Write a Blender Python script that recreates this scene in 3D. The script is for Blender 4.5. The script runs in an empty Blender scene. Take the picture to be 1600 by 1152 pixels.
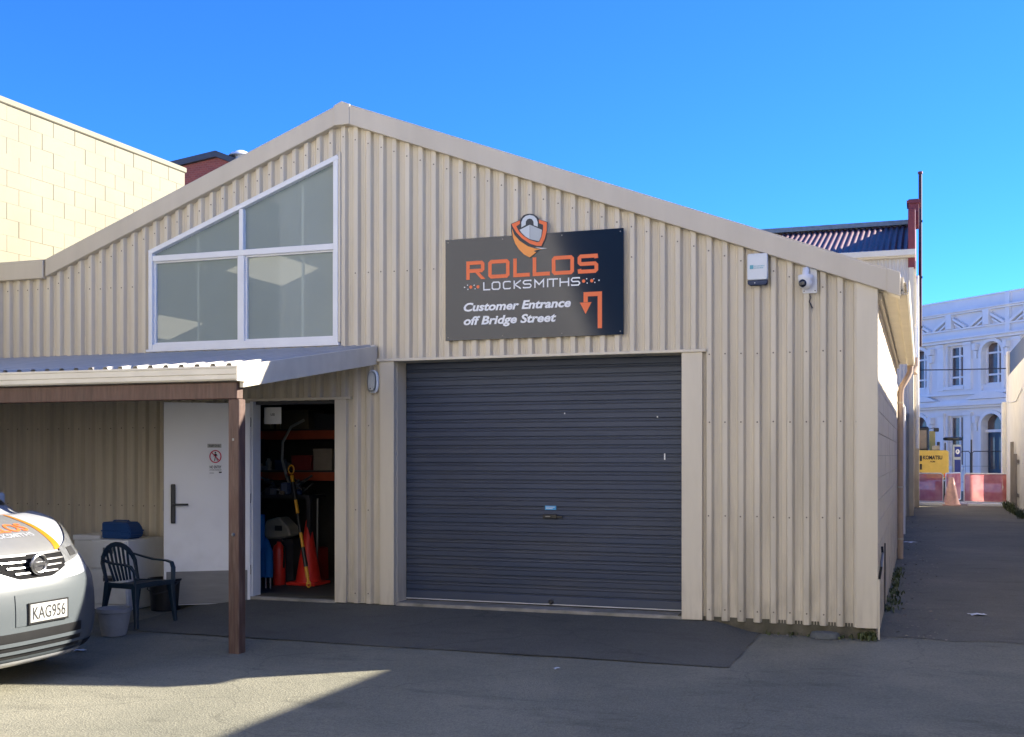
import bpy, bmesh, math, random
from mathutils import Vector, Matrix
random.seed(7)
R = math.radians
S = bpy.context.scene
COL = S.collection

# ------------------------------------------------------------------ camera
cam_d = bpy.data.cameras.new('camera')
cam = bpy.data.objects.new('camera', cam_d); COL.objects.link(cam)
cam.location = (0.367, -10.47, 1.5)
cam.rotation_euler = (R(90), 0, R(19.67))
cam_d.sensor_width = 36.0
cam_d.lens = 1790 / 1600 * 36
cam_d.shift_y = 136 / 1600
cam_d.clip_start = 0.1
cam_d.clip_end = 2000
S.camera = cam

# ------------------------------------------------------------------ world and sun
SUN = Vector((1.5, 1.17, 1.0)).normalized()
world = bpy.data.worlds.new('World'); S.world = world; world.use_nodes = True
wn = world.node_tree
for n in list(wn.nodes): wn.nodes.remove(n)
sky = wn.nodes.new('ShaderNodeTexSky'); sky.sky_type = 'NISHITA'; sky.sun_disc = False
sky.sun_elevation = math.asin(SUN.z); sky.sun_rotation = math.atan2(SUN.x, SUN.y)
sky.air_density = 1.0; sky.dust_density = 0.0; sky.ozone_density = 10.0; sky.altitude = 5000
hs = wn.nodes.new('ShaderNodeHueSaturation'); hs.inputs['Saturation'].default_value = 1.08; hs.inputs['Hue'].default_value = .505
bg = wn.nodes.new('ShaderNodeBackground'); bg.inputs[1].default_value = 0.088
wo = wn.nodes.new('ShaderNodeOutputWorld')
wn.links.new(sky.outputs[0], hs.inputs['Color']); wn.links.new(hs.outputs[0], bg.inputs[0]); wn.links.new(bg.outputs[0], wo.inputs[0])
sd = bpy.data.lights.new('sun', 'SUN'); sd.energy = 3.6; sd.angle = R(0.53); sd.color = (1.0, 0.92, 0.78)
so = bpy.data.objects.new('sun', sd); COL.objects.link(so)
so.rotation_euler = SUN.to_track_quat('Z', 'Y').to_euler(); so.location = (20, 20, 30)

S.view_settings.view_transform = 'Standard'; S.view_settings.look = 'None'
S.view_settings.exposure = 2.32; S.view_settings.gamma = 1.0
S.view_settings.use_curve_mapping = False

# ------------------------------------------------------------------ materials
MATS = {}
def mat(name, col, rough=0.6, var=0.12, scale=6.0, bump=0.0, bscale=60.0, metal=0.0, spec=0.5,
        stretch=(1, 1, 1), col2=None, coat=0.0, trans=0.0, emit=0.0):
    m = bpy.data.materials.new(name); m.use_nodes = True
    nt = m.node_tree; b = nt.nodes['Principled BSDF']; L = nt.links
    b.inputs['Roughness'].default_value = rough
    b.inputs['Metallic'].default_value = metal
    b.inputs['Specular IOR Level'].default_value = spec
    b.inputs['Coat Weight'].default_value = coat
    b.inputs['Coat Roughness'].default_value = 0.06
    b.inputs['Transmission Weight'].default_value = trans
    tc = nt.nodes.new('ShaderNodeTexCoord'); mp = nt.nodes.new('ShaderNodeMapping')
    mp.inputs['Scale'].default_value = stretch
    geo = nt.nodes.new('ShaderNodeNewGeometry')
    L.new(geo.outputs['Position'], mp.inputs['Vector'])
    nz = nt.nodes.new('ShaderNodeTexNoise'); nz.inputs['Scale'].default_value = scale
    nz.inputs['Detail'].default_value = 6; nz.inputs['Roughness'].default_value = 0.6
    L.new(mp.outputs[0], nz.inputs['Vector'])
    rp = nt.nodes.new('ShaderNodeValToRGB')
    c2 = col2 if col2 else tuple(min(1, c * (1 + var)) for c in col)
    c1 = tuple(c * (1 - var) for c in col) if not col2 else col
    rp.color_ramp.elements[0].color = (*c1, 1); rp.color_ramp.elements[1].color = (*c2, 1)
    rp.color_ramp.elements[0].position = 0.3; rp.color_ramp.elements[1].position = 0.7
    L.new(nz.outputs[0], rp.inputs[0]); L.new(rp.outputs[0], b.inputs['Base Color'])
    if bump:
        n2 = nt.nodes.new('ShaderNodeTexNoise'); n2.inputs['Scale'].default_value = bscale
        n2.inputs['Detail'].default_value = 4
        L.new(geo.outputs['Position'], n2.inputs['Vector'])
        bp = nt.nodes.new('ShaderNodeBump'); bp.inputs['Strength'].default_value = bump
        bp.inputs['Distance'].default_value = 0.01
        L.new(n2.outputs[0], bp.inputs['Height']); L.new(bp.outputs[0], b.inputs['Normal'])
    if emit:
        b.inputs['Emission Color'].default_value = (*col, 1); b.inputs['Emission Strength'].default_value = emit
    MATS[name] = m
    return m

def add_dirt(m, col, zlo, zhi, amt=0.6, scale=3.0, stretch=(6, 6, 1)):
    """grime of its own patchy shape between two heights, mixed over the base colour"""
    nt = m.node_tree; L = nt.links; b = nt.nodes['Principled BSDF']
    src = b.inputs['Base Color'].links[0].from_socket
    geo = nt.nodes.new('ShaderNodeNewGeometry'); sx = nt.nodes.new('ShaderNodeSeparateXYZ')
    L.new(geo.outputs['Position'], sx.inputs[0])
    mr = nt.nodes.new('ShaderNodeMapRange'); mr.inputs[1].default_value = zlo; mr.inputs[2].default_value = zhi
    mr.inputs[3].default_value = 1; mr.inputs[4].default_value = 0
    L.new(sx.outputs[2], mr.inputs[0])
    mp = nt.nodes.new('ShaderNodeMapping'); mp.inputs['Scale'].default_value = stretch
    L.new(geo.outputs['Position'], mp.inputs[0])
    nz = nt.nodes.new('ShaderNodeTexNoise'); nz.inputs['Scale'].default_value = scale; nz.inputs['Detail'].default_value = 5
    L.new(mp.outputs[0], nz.inputs['Vector'])
    rp = nt.nodes.new('ShaderNodeValToRGB'); rp.color_ramp.elements[0].position = .42; rp.color_ramp.elements[1].position = .68
    L.new(nz.outputs[0], rp.inputs[0])
    mu = nt.nodes.new('ShaderNodeMath'); mu.operation = 'MULTIPLY'; L.new(mr.outputs[0], mu.inputs[0]); L.new(rp.outputs[0], mu.inputs[1])
    m2 = nt.nodes.new('ShaderNodeMath'); m2.operation = 'MULTIPLY'; m2.inputs[1].default_value = amt; L.new(mu.outputs[0], m2.inputs[0])
    mx = nt.nodes.new('ShaderNodeMix'); mx.data_type = 'RGBA'
    L.new(m2.outputs[0], mx.inputs[0]); L.new(src, mx.inputs[6]); mx.inputs[7].default_value = (*col, 1)
    L.new(mx.outputs[2], b.inputs['Base Color'])

M_clad = mat('cladding_steel', (.63, .56, .432), .42, .07, 1.4, .04, 3, stretch=(5, 5, .5))
add_dirt(M_clad, (.30, .27, .22), -.1, 5.5, .40, 1.2, (7, 7, .7))
add_dirt(M_clad, (.20, .18, .13), -.1, .55, .5, 2.0, (5, 5, 2))
M_trim = mat('trim_steel', (.545, .485, .385), .4, .06, 1.2, .03, 3, stretch=(3, 3, .6))
M_flash = mat('flashing_steel', (.65, .58, .45), .42, .06, 2, .02, 4, stretch=(3, 3, .5))
add_dirt(M_flash, (.25, .2, .14), -.1, .5, .45, 2.5)
M_screw = mat('screw_head', (.16, .13, .10), .5, .2)
M_alu = mat('white_aluminium', (.74, .75, .76), .35, .04, 4)
M_roofgrey = mat('canopy_roof', (.46, .44, .40), .4, .1, 2, stretch=(4, 1, 1))
M_creampaint = mat('cream_paint', (.66, .60, .47), .45, .06, 3)
add_dirt(M_creampaint, (.32, .26, .17), 0, 4, .25, 3, (3, 3, 1))
M_gutter = mat('gutter_paint', (.68, .64, .54), .4, .06, 2.5)
add_dirt(M_gutter, (.34, .30, .24), 0, 4, .35, 2.2, (2, 2, 5))
M_brown = mat('brown_stained_timber', (.085, .044, .032), .6, .28, 9, .25, 30, stretch=(3, 3, .4))
add_dirt(M_brown, (.28, .22, .17), -.2, 3, .3, 7, (6, 6, .6))
M_roller = mat('roller_door_steel', (.034, .050, .090), .5, .10, 2, .0, 4, stretch=(.6, 1, 3))
add_dirt(M_roller, (.085, .085, .09), -.1, 2.6, .35, 1.6, (.8, 1, 3))
M_black = mat('black_plastic', (.012, .012, .013), .4, .2)
M_rubber = mat('black_rubber', (.02, .02, .02), .8, .2)
M_dark = mat('dark_steel', (.03, .03, .035), .5, .2)
M_white = mat('white_paint', (.78, .78, .77), .4, .04)
M_doorwhite = mat('white_door', (.80, .80, .79), .32, .03, 1.5)
add_dirt(M_doorwhite, (.42, .40, .36), -.1, 1.4, .25, 3, (2, 2, 2))
M_steel = mat('brushed_steel', (.20, .20, .20), .45, .1, 3, metal=.6, stretch=(1, 1, 8))
M_conc = mat('concrete', (.30, .28, .24), .85, .25, 5, .4, 40)
add_dirt(M_conc, (.07, .075, .045), -.3, .6, .7, 4, (1, 1, 1))
M_plinth = mat('mossy_concrete', (.11, .098, .07), .9, .35, 6, .6, 40)
add_dirt(M_plinth, (.045, .05, .02), -.3, .3, .8, 5, (1, 1, 1))
M_blockpaint = mat('painted_block', (.72, .62, .46), .75, .06, 3, .35, 90)
add_dirt(M_blockpaint, (.14, .14, .08), -.2, .9, .7, 3, (1, 2, 1))
M_mortar = mat('painted_joint', (.55, .47, .35), .85, .1, 4, .3, 60)
M_yellow = mat('yellow_block_paint', (.22, .203, .138), .75, .06, 1.6, .3, 70)
add_dirt(M_yellow, (.16, .145, .085), 0, 7, .5, .7, (1, 1, .5))
M_yjoint = mat('yellow_joint', (.15, .138, .09), .85, .1)
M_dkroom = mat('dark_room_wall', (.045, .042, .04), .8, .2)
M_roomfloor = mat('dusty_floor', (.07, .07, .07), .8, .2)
M_room = mat('loft_room_wall', (.52, .56, .52), .8, .04)
M_orange = mat('orange_rack', (.30, .05, .018), .5, .15)
M_red = mat('red_plastic', (.62, .03, .02), .4, .1)
M_pipe = mat('downpipe_paint', (.50, .37, .27), .5, .08)

def glass(name, tint, t=.55, g=.15, d=.3, dcol=(.25, .29, .27)):
    m = bpy.data.materials.new(name); m.use_nodes = True; nt = m.node_tree; L = nt.links
    for n in list(nt.nodes): nt.nodes.remove(n)
    o = nt.nodes.new('ShaderNodeOutputMaterial')
    tr = nt.nodes.new('ShaderNodeBsdfTransparent'); tr.inputs[0].default_value = (*tint, 1)
    gl = nt.nodes.new('ShaderNodeBsdfGlossy'); gl.inputs['Roughness'].default_value = .02; gl.inputs[0].default_value = (.9, .95, .93, 1)
    df = nt.nodes.new('ShaderNodeBsdfDiffuse')
    nz = nt.nodes.new('ShaderNodeTexNoise'); nz.inputs['Scale'].default_value = 1.3
    geo = nt.nodes.new('ShaderNodeNewGeometry'); L.new(geo.outputs['Position'], nz.inputs['Vector'])
    rp = nt.nodes.new('ShaderNodeValToRGB')
    rp.color_ramp.elements[0].color = (*[c * .9 for c in dcol], 1); rp.color_ramp.elements[1].color = (*[c * 1.1 for c in dcol], 1)
    L.new(nz.outputs[0], rp.inputs[0]); L.new(rp.outputs[0], df.inputs[0])
    fr = nt.nodes.new('ShaderNodeFresnel'); fr.inputs[0].default_value = 1.5
    ad = nt.nodes.new('ShaderNodeMath'); ad.inputs[1].default_value = g; L.new(fr.outputs[0], ad.inputs[0])
    m1 = nt.nodes.new('ShaderNodeMixShader'); m1.inputs[0].default_value = d / max(1e-4, (t + d))
    L.new(tr.outputs[0], m1.inputs[1]); L.new(df.outputs[0], m1.inputs[2])
    m2 = nt.nodes.new('ShaderNodeMixShader'); L.new(ad.outputs[0], m2.inputs[0])
    L.new(m1.outputs[0], m2.inputs[1]); L.new(gl.outputs[0], m2.inputs[2]); L.new(m2.outputs[0], o.inputs[0])
    MATS[name] = m
    return m
M_glass = glass('filmed_window_glass', (.85, .93, .9), .42, -.02, .5, (.42, .50, .485))
M_darkglass = mat('dark_glass', (.02, .024, .028), .06, .1, spec=.8)

# ------------------------------------------------------------------ mesh helpers
class MB:
    def __init__(s): s.v = []; s.f = []; s.m = []
    def quad(s, *p, m=0):
        i = len(s.v); s.v += [tuple(q) for q in p]; s.f.append(tuple(range(i, i + len(p)))); s.m.append(m); return s
    def box(s, x0, x1, y0, y1, z0, z1, m=0, T=None):
        c = [(x0, y0, z0), (x1, y0, z0), (x1, y1, z0), (x0, y1, z0), (x0, y0, z1), (x1, y0, z1), (x1, y1, z1), (x0, y1, z1)]
        if T is not None: c = [tuple(T @ Vector(p)) for p in c]
        i = len(s.v); s.v += c
        for f in ((0, 3, 2, 1), (4, 5, 6, 7), (0, 1, 5, 4), (1, 2, 6, 5), (2, 3, 7, 6), (3, 0, 4, 7)):
            s.f.append(tuple(i + k for k in f)); s.m.append(m)
        return s
    def prism(s, poly, fn, d0, d1, m=0):
        """poly of 2-D points, fn(a,b,d)->xyz, between depths d0 and d1"""
        n = len(poly); i = len(s.v)
        s.v += [tuple(fn(a, b, d0)) for a, b in poly] + [tuple(fn(a, b, d1)) for a, b in poly]
        s.f.append(tuple(range(i, i + n))); s.m.append(m)
        s.f.append(tuple(reversed(range(i + n, i + 2 * n)))); s.m.append(m)
        for k in range(n):
            s.f.append((i + k, i + n + k, i + n + (k + 1) % n, i + (k + 1) % n)); s.m.append(m)
        return s
    def tube(s, pts, r, n=8, m=0, cap=True):
        pts = [Vector(p) for p in pts]; rs = r if isinstance(r, (list, tuple)) else [r] * len(pts)
        i0 = len(s.v); up = None
        for k, p in enumerate(pts):
            d = (pts[min(k + 1, len(pts) - 1)] - pts[max(k - 1, 0)]).normalized()
            if up is None:
                up = Vector((0, 0, 1)) if abs(d.z) < .9 else Vector((1, 0, 0))
            a = d.cross(up).normalized(); b = a.cross(d).normalized(); up = b
            for j in range(n):
                t = 2 * math.pi * j / n
                s.v.append(tuple(p + rs[k] * (a * math.cos(t) + b * math.sin(t))))
        for k in range(len(pts) - 1):
            for j in range(n):
                s.f.append((i0 + k * n + j, i0 + k * n + (j + 1) % n, i0 + (k + 1) * n + (j + 1) % n, i0 + (k + 1) * n + j)); s.m.append(m)
        if cap:
            s.f.append(tuple(i0 + j for j in reversed(range(n)))); s.m.append(m)
            e = i0 + (len(pts) - 1) * n; s.f.append(tuple(e + j for j in range(n))); s.m.append(m)
        return s
    def lathe(s, prof, c=(0, 0, 0), n=20, axis='z', m=0):
        i0 = len(s.v)
        for r, h in prof:
            for j in range(n):
                t = 2 * math.pi * j / n; a, b = r * math.cos(t), r * math.sin(t)
                p = (a, b, h) if axis == 'z' else ((a, -h, b) if axis == 'y' else (h, a, b))
                s.v.append((c[0] + p[0], c[1] + p[1], c[2] + p[2]))
        for k in range(len(prof) - 1):
            for j in range(n):
                s.f.append((i0 + k * n + j, i0 + k * n + (j + 1) % n, i0 + (k + 1) * n + (j + 1) % n, i0 + (k + 1) * n + j)); s.m.append(m)
        s.f.append(tuple(i0 + j for j in reversed(range(n)))); s.m.append(m)
        e = i0 + (len(prof) - 1) * n; s.f.append(tuple(e + j for j in range(n))); s.m.append(m)
        return s
    def grid(s, P, m=0, closed=False):
        """P[i][j] points"""
        i0 = len(s.v); nr, nc = len(P), len(P[0])
        for row in P: s.v += [tuple(p) for p in row]
        for i in range(nr - 1):
            for j in range(nc - 1):
                a = i0 + i * nc + j; s.f.append((a, a + 1, a + nc + 1, a + nc)); s.m.append(m)
        return s
    def sweep(s, pts, w, h, m=0, up=(0, 0, 1)):
        """rectangular bar along a path, mitred by shared sections"""
        pts = [Vector(p) for p in pts]; i0 = len(s.v); U = Vector(up)
        ws = w if isinstance(w, (list, tuple)) else [w] * len(pts); hs = h if isinstance(h, (list, tuple)) else [h] * len(pts)
        for k, p in enumerate(pts):
            d = (pts[min(k + 1, len(pts) - 1)] - pts[max(k - 1, 0)]).normalized()
            a = d.cross(U); a = a.normalized() if a.length > 1e-4 else Vector((1, 0, 0)); b = a.cross(d).normalized()
            for sa, sb in ((-1, -1), (1, -1), (1, 1), (-1, 1)):
                s.v.append(tuple(p + a * sa * ws[k] / 2 + b * sb * hs[k] / 2))
        for k in range(len(pts) - 1):
            for j in range(4):
                s.f.append((i0 + k * 4 + j, i0 + k * 4 + (j + 1) % 4, i0 + (k + 1) * 4 + (j + 1) % 4, i0 + (k + 1) * 4 + j)); s.m.append(m)
        s.f.append((i0 + 3, i0 + 2, i0 + 1, i0)); s.m.append(m)
        e = i0 + (len(pts) - 1) * 4; s.f.append((e, e + 1, e + 2, e + 3)); s.m.append(m)
        return s
    def xform(s, T):
        s.v = [tuple(T @ Vector(p)) for p in s.v]; return s
    def build(s, name, mats, parent=None, smooth=False, bevel=0, local=False, segs=1):
        off = Vector((0, 0, 0))
        if parent is not None and not local:
            r = parent
            while r.parent: r = r.parent
            off = Vector(r.location)
        me = bpy.data.meshes.new(name)
        me.from_pydata([tuple(Vector(p) - off) for p in s.v], [], s.f)
        for mt in (mats if isinstance(mats, list) else [mats]): me.materials.append(mt)
        me.polygons.foreach_set('material_index', s.m)
        bm = bmesh.new(); bm.from_mesh(me)
        bmesh.ops.recalc_face_normals(bm, faces=bm.faces)
        if bevel:
            bmesh.ops.remove_doubles(bm, verts=bm.verts, dist=1e-5)
            bmesh.ops.bevel(bm, geom=[e for e in bm.edges if e.is_manifold and e.calc_face_angle(0) > .5], offset=bevel, segments=segs, affect='EDGES', clamp_overlap=True)
        bm.to_mesh(me); bm.free()
        if smooth:
            for p in me.polygons: p.use_smooth = True
            me.set_sharp_from_angle(angle=R(40))
        o = bpy.data.objects.new(name, me); COL.objects.link(o)
        if parent is not None: o.parent = parent
        return o

def tag(o, label, cat, group=None):
    o['label'] = label; o['category'] = cat
    if group: o['group'] = group
    return o
def thing(name, label, cat, loc=(0, 0, 0), rz=0, group=None):
    o = bpy.data.objects.new(name, None); COL.objects.link(o); o.empty_display_size = .2
    o.location = loc; o.rotation_euler = (0, 0, rz)
    return tag(o, label, cat, group)
def struct(o): o['kind'] = 'structure'; return o
def stuff(o): o['kind'] = 'stuff'; return o
def part(name, me, parent, loc=(0, 0, 0), rot=None, scl=None):
    """a piece that shares mesh data with its alikes"""
    o = bpy.data.objects.new(name, me); COL.objects.link(o); o.parent = parent; o.location = loc
    if rot: o.rotation_euler = rot
    if scl: o.scale = scl
    return o
def copy_tree(o, parent=None):
    c = o.copy(); COL.objects.link(c); c.parent = parent
    for ch in list(o.children): copy_tree(ch, c)
    return c

def text_polys(string, bold=0.0, shear=0.0):
    cu = bpy.data.curves.new('t', 'FONT'); cu.body = string; cu.offset = bold; cu.shear = shear; cu.resolution_u = 3
    o = bpy.data.objects.new('t', cu); COL.objects.link(o)
    dg = bpy.context.evaluated_depsgraph_get(); dg.update()
    me = bpy.data.meshes.new_from_object(o.evaluated_get(dg))
    v = [tuple(p.co) for p in me.vertices]; f = [tuple(p.vertices) for p in me.polygons]
    bpy.data.objects.remove(o); bpy.data.curves.remove(cu); bpy.data.meshes.remove(me)
    return v, f
def add_text(mb, string, u0, u1, v0, v1, fn, bold=0, shear=0, m=0, capfit=True):
    """text fitted so that it spans u0..u1 and its cap height v0..v1; fn(u,v)->xyz"""
    v, f = text_polys(string, bold, shear)
    xs = [p[0] for p in v]; x0, x1 = min(xs), max(xs)
    hv, _ = text_polys('H', bold, 0); y0 = min(p[1] for p in hv); y1 = max(p[1] for p in hv)
    i = len(mb.v)
    for p in v:
        mb.v.append(tuple(fn(u0 + (p[0] - x0) / (x1 - x0) * (u1 - u0), v0 + (p[1] - y0) / (y1 - y0) * (v1 - v0))))
    for q in f: mb.f.append(tuple(i + k for k in q)); mb.m.append(m)
def add_stroke(mb, pts, w, fn, closed=False, m=0):
    """mitred flat stroke"""
    n = len(pts); L = []; Rr = []
    for k in range(n):
        p = Vector(pts[k])
        a = Vector(pts[k - 1]) if (closed or k > 0) else None
        b = Vector(pts[(k + 1) % n]) if (closed or k < n - 1) else None
        d1 = (p - a).normalized() if a is not None else (b - p).normalized()
        d2 = (b - p).normalized() if b is not None else d1
        n1 = Vector((-d1.y, d1.x)); n2 = Vector((-d2.y, d2.x)); mm = (n1 + n2)
        mm = mm.normalized() if mm.length > 1e-6 else n1
        c = max(.35, mm.dot(n1)); L.append(p + mm * w / 2 / c); Rr.append(p - mm * w / 2 / c)
    for k in range(n if closed else n - 1):
        j = (k + 1) % n
        mb.quad(fn(*L[k]), fn(*L[j]), fn(*Rr[j]), fn(*Rr[k]), m=m)
def block_mesh(name, lx, ly, lz, mt, bev=.004):
    mb = MB().box(-lx / 2, lx / 2, -ly / 2, ly / 2, -lz / 2, lz / 2)
    me = bpy.data.meshes.new(name)
    me.from_pydata(mb.v, [], mb.f); me.materials.append(mt)
    bm = bmesh.new(); bm.from_mesh(me); bmesh.ops.recalc_face_normals(bm, faces=bm.faces); bm.to_mesh(me); bm.free()
    return me

# ================================================================== the ground
def asphalt(name, base, light, stain=.5, agg=.35, dry=(.16, .15, .13)):
    m = bpy.data.materials.new(name); m.use_nodes = True; nt = m.node_tree; L = nt.links; b = nt.nodes['Principled BSDF']
    b.inputs['Roughness'].default_value = .88; b.inputs['Specular IOR Level'].default_value = .3
    geo = nt.nodes.new('ShaderNodeNewGeometry'); P = geo.outputs['Position']
    def noise(sc, det=5, stretch=None):
        n = nt.nodes.new('ShaderNodeTexNoise'); n.inputs['Scale'].default_value = sc; n.inputs['Detail'].default_value = det
        n.inputs['Roughness'].default_value = .65
        if stretch:
            mp = nt.nodes.new('ShaderNodeMapping'); mp.inputs['Scale'].default_value = stretch; L.new(P, mp.inputs[0]); L.new(mp.outputs[0], n.inputs['Vector'])
        else: L.new(P, n.inputs['Vector'])
        return n.outputs[0]
    def ramp(src, p0, p1, c0, c1):
        r = nt.nodes.new('ShaderNodeValToRGB'); e = r.color_ramp.elements
        e[0].position = p0; e[1].position = p1; e[0].color = (*c0, 1); e[1].color = (*c1, 1); L.new(src, r.inputs[0]); return r.outputs[0]
    def mix(fac, a, c, mode='MIX'):
        x = nt.nodes.new('ShaderNodeMix'); x.data_type = 'RGBA'; x.blend_type = mode
        if hasattr(fac, 'links'): L.new(fac, x.inputs[0])
        else: x.inputs[0].default_value = fac
        for k, s_ in ((6, a), (7, c)):
            if hasattr(s_, 'links'): L.new(s_, x.inputs[k])
            else: x.inputs[k].default_value = (*s_, 1)
        return x.outputs[2]
    c = ramp(noise(.55, 6), .35, .68, base, light)
    c = mix(ramp(noise(1.7, 6, (1, 2.2, 1)), .55, .75, (0, 0, 0), (stain,) * 3), c, tuple(v * .45 for v in base))
    c = mix(ramp(noise(.28, 4), .56, .7, (0, 0, 0), (.55,) * 3), c, dry)
    vo = nt.nodes.new('ShaderNodeTexVoronoi'); vo.inputs['Scale'].default_value = 85; L.new(P, vo.inputs['Vector'])
    c = mix(agg, c, ramp(vo.outputs['Color'], .1, .9, (.25,) * 3, (1.0,) * 3), 'OVERLAY')
    c = mix(ramp(noise(260, 2), .66, .74, (0, 0, 0), (.55,) * 3), c, (.3, .29, .26))
    # thin wandering cracks with a shape of their own
    vc = nt.nodes.new('ShaderNodeTexVoronoi'); vc.feature = 'DISTANCE_TO_EDGE'; vc.inputs['Scale'].default_value = .35
    wob = nt.nodes.new('ShaderNodeVectorMath'); wob.operation = 'MULTIPLY_ADD'; wob.inputs[1].default_value = (.5, .5, 0)
    wn_ = nt.nodes.new('ShaderNodeTexNoise'); wn_.inputs['Scale'].default_value = 2.2; wn_.inputs['Detail'].default_value = 6; L.new(P, wn_.inputs['Vector'])
    L.new(wn_.outputs[1], wob.inputs[0]); L.new(P, wob.inputs[2]); L.new(wob.outputs[0], vc.inputs['Vector'])
    c = mix(ramp(vc.outputs[0], .0, .0035, (.4,) * 3, (0, 0, 0)), c, tuple(v * .5 for v in base))
    L.new(c, b.inputs['Base Color'])
    bp = nt.nodes.new('ShaderNodeBump'); bp.inputs['Strength'].default_value = .55; bp.inputs['Distance'].default_value = .006
    L.new(vo.outputs['Distance'], bp.inputs['Height']); L.new(bp.outputs[0], b.inputs['Normal'])
    MATS[name] = m; return m
M_yard = asphalt('yard_asphalt', (.160, .156, .118), (.235, .222, .165), .6, .25, (.265, .24, .17))
M_apron = asphalt('apron_asphalt', (.095, .095, .080), (.13, .127, .105), .5, .22, (.15, .143, .115))
M_alley = asphalt('alley_asphalt', (.125, .122, .098), (.18, .172, .135), .6, .25, (.22, .20, .15))
GZ = -.1
def flat(name, pts, z, mt):
    return struct(MB().quad(*[(x, y, z) for x, y in pts]).build(name, mt))
flat('ground', [(-400, -300), (400, -300), (400, 500), (-400, 500)], GZ - .004, M_yard)
# alley strip: older, dirtier seal between the buildings, with a ragged front edge
rag = [(.02 + 2.9 * i / 14, .18 + .05 * math.sin(i * 1.7) + random.uniform(-.05, .05)) for i in range(15)]
flat('alley', rag + [(2.95, 29.6), (.0, 29.6)], GZ, M_alley)
# footpath, kerb and road of the far street
M_path = mat('footpath_concrete', (.42, .40, .36), .85, .15, 3, .2, 30)
struct(MB().box(-60, 60, 29.8, 32.2, GZ - .05, GZ + .012).build('footpath', M_path))
struct(MB().box(-60, 60, 32.2, 32.4, GZ - .1, GZ + .015).build('kerb', M_conc, bevel=.01))
flat('road', [(-90, 32.41), (90, 32.41), (90, 41), (-90, 41)], GZ + .002, M_alley)
# apron ramping up to the doors
NX, NY = 60, 24
rows = []
for j in range(NY + 1):
    row = []
    for i in range(NX + 1):
        x = -6.72 + i * (5.72 / NX); ty = j / NY
        ye = -1.79 + .006 * math.sin(x * 5.1) + .005 * math.sin(x * 13.3 + 1) + .003 * math.sin(x * 41)
        y = ye + ty * (.03 - ye)
        e = min(1, max(0, (-1.02 - x) / .42)); e = e * e * (3 - 2 * e)
        l = min(1, max(0, (x + 6.72) / .5)); l = l * l * (3 - 2 * l)
        t = ty * ty * (3 - 2 * ty) * .35 + ty * .65
        row.append((x + (.008 * math.sin(y * 9) if i in (0, NX) else 0), y, GZ + .004 + .088 * t * e * (.6 + .4 * l) + .002 * math.sin(x * 2.1) * (1 - ty)))
    rows.append(row)
struct(MB().grid(rows).build('apron', M_apron, smooth=True))

# ================================================================== the shed
def roofz(x):
    if x >= -5.18: return 5.08 - .375 * (x + 5.18)
    if x >= -8.94: return 5.08 + .367 * (x + 5.18)
    return 3.70
shed = thing('locksmith_shed', 'cream ribbed steel shed with gabled front, roller door and open side door', 'shed', (-5.18, 0, 0))
XL = -10.18
HOLES = [(-4.62, -1.70, lambda x: -9, lambda x: 2.45),
         (-6.30, -5.28, lambda x: -9, lambda x: 2.07),
         (-7.56, -5.25, lambda x: 2.65, lambda x: 3.72 + .365 * (x + 7.56))]
PITCH = .1437
def rib_profile(x0):
    P = [(x0, 0), (x0 + .016, 0), (x0 + .019, -.003), (x0 + .024, -.003), (x0 + .027, 0), (x0 + .040, 0), (x0 + .043, -.003), (x0 + .048, -.003), (x0 + .051, 0),
         (x0 + .064, 0), (x0 + .080, -.040), (x0 + .086, -.042), (x0 + .120, -.042), (x0 + .126, -.040), (x0 + .1432, -.001)]
    return P
x = XL; pts = []
while x < -.02:
    pts += rib_profile(x); x += PITCH
pts.append((x, 0))
pts = [p for p in pts if p[0] <= -.02]
edges = []
for h in HOLES: edges += [h[0], h[1]]
edges += [-5.18, -8.94]
def yat(xx):
    for (a, ya), (b, yb) in zip(pts, pts[1:]):
        if a <= xx <= b: return ya + (yb - ya) * (xx - a) / max(1e-9, b - a)
    return 0
pts = sorted(pts + [(e, yat(e)) for e in edges])
SHEETW = PITCH * 5
def sheet_of(xm): return int((xm - XL) / SHEETW)
sheets = {}
for (a, ya), (b, yb) in zip(pts, pts[1:]):
    if b - a < 1e-6: continue
    xm = (a + b) / 2
    iv = [(lambda x: 0.0, lambda x: roofz(x) - .06)]
    for h in HOLES:
        if h[0] < xm < h[1]:
            new = []
            for lo, hi in iv:
                if h[2](xm) > lo(xm): new.append((lo, h[2]))
                new.append((h[3], hi))
            iv = new
    dy = -.0012 * (sheet_of(xm) % 2)
    for n_iv, (lo, hi) in enumerate(iv):
        mb = sheets.setdefault((sheet_of(xm), n_iv if len(iv) > 1 else (0 if lo(xm) < .1 or sheet_of(xm) > 3 else 1)), MB())
        if hi(xm) > lo(xm): mb.quad((a, ya + dy, lo(a)), (b, yb + dy, lo(b)), (b, yb + dy, hi(b)), (a, ya + dy, hi(a)))
for k in sorted(sheets): sheets[k].build('cladding_sheet', M_clad, shed)
# screws on the crowns, in rows
sc = MB()
def inhole(x, z):
    return any(h[0] - .1 < x < h[1] + .1 and h[2](x) - .05 < z < h[3](x) + .06 for h in HOLES)
x = XL
while x < -.2:
    xc = x + .103
    for z in (.10, .95, 1.80, 2.42, 3.35, roofz(xc) - .32):
        if inhole(xc, z) or z > roofz(xc) - .28: continue
        if z == 3.35 and roofz(xc) < 3.9: continue
        z += random.uniform(-.004, .004)
        sc.lathe([(.0078, 0), (.0078, .002), (.005, .003), (.005, .006)], (xc + random.uniform(-.005, .005), -.0425, z), 6, 'y')
    x += PITCH
stuff(sc.build('cladding_screws', M_screw, shed))
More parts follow.
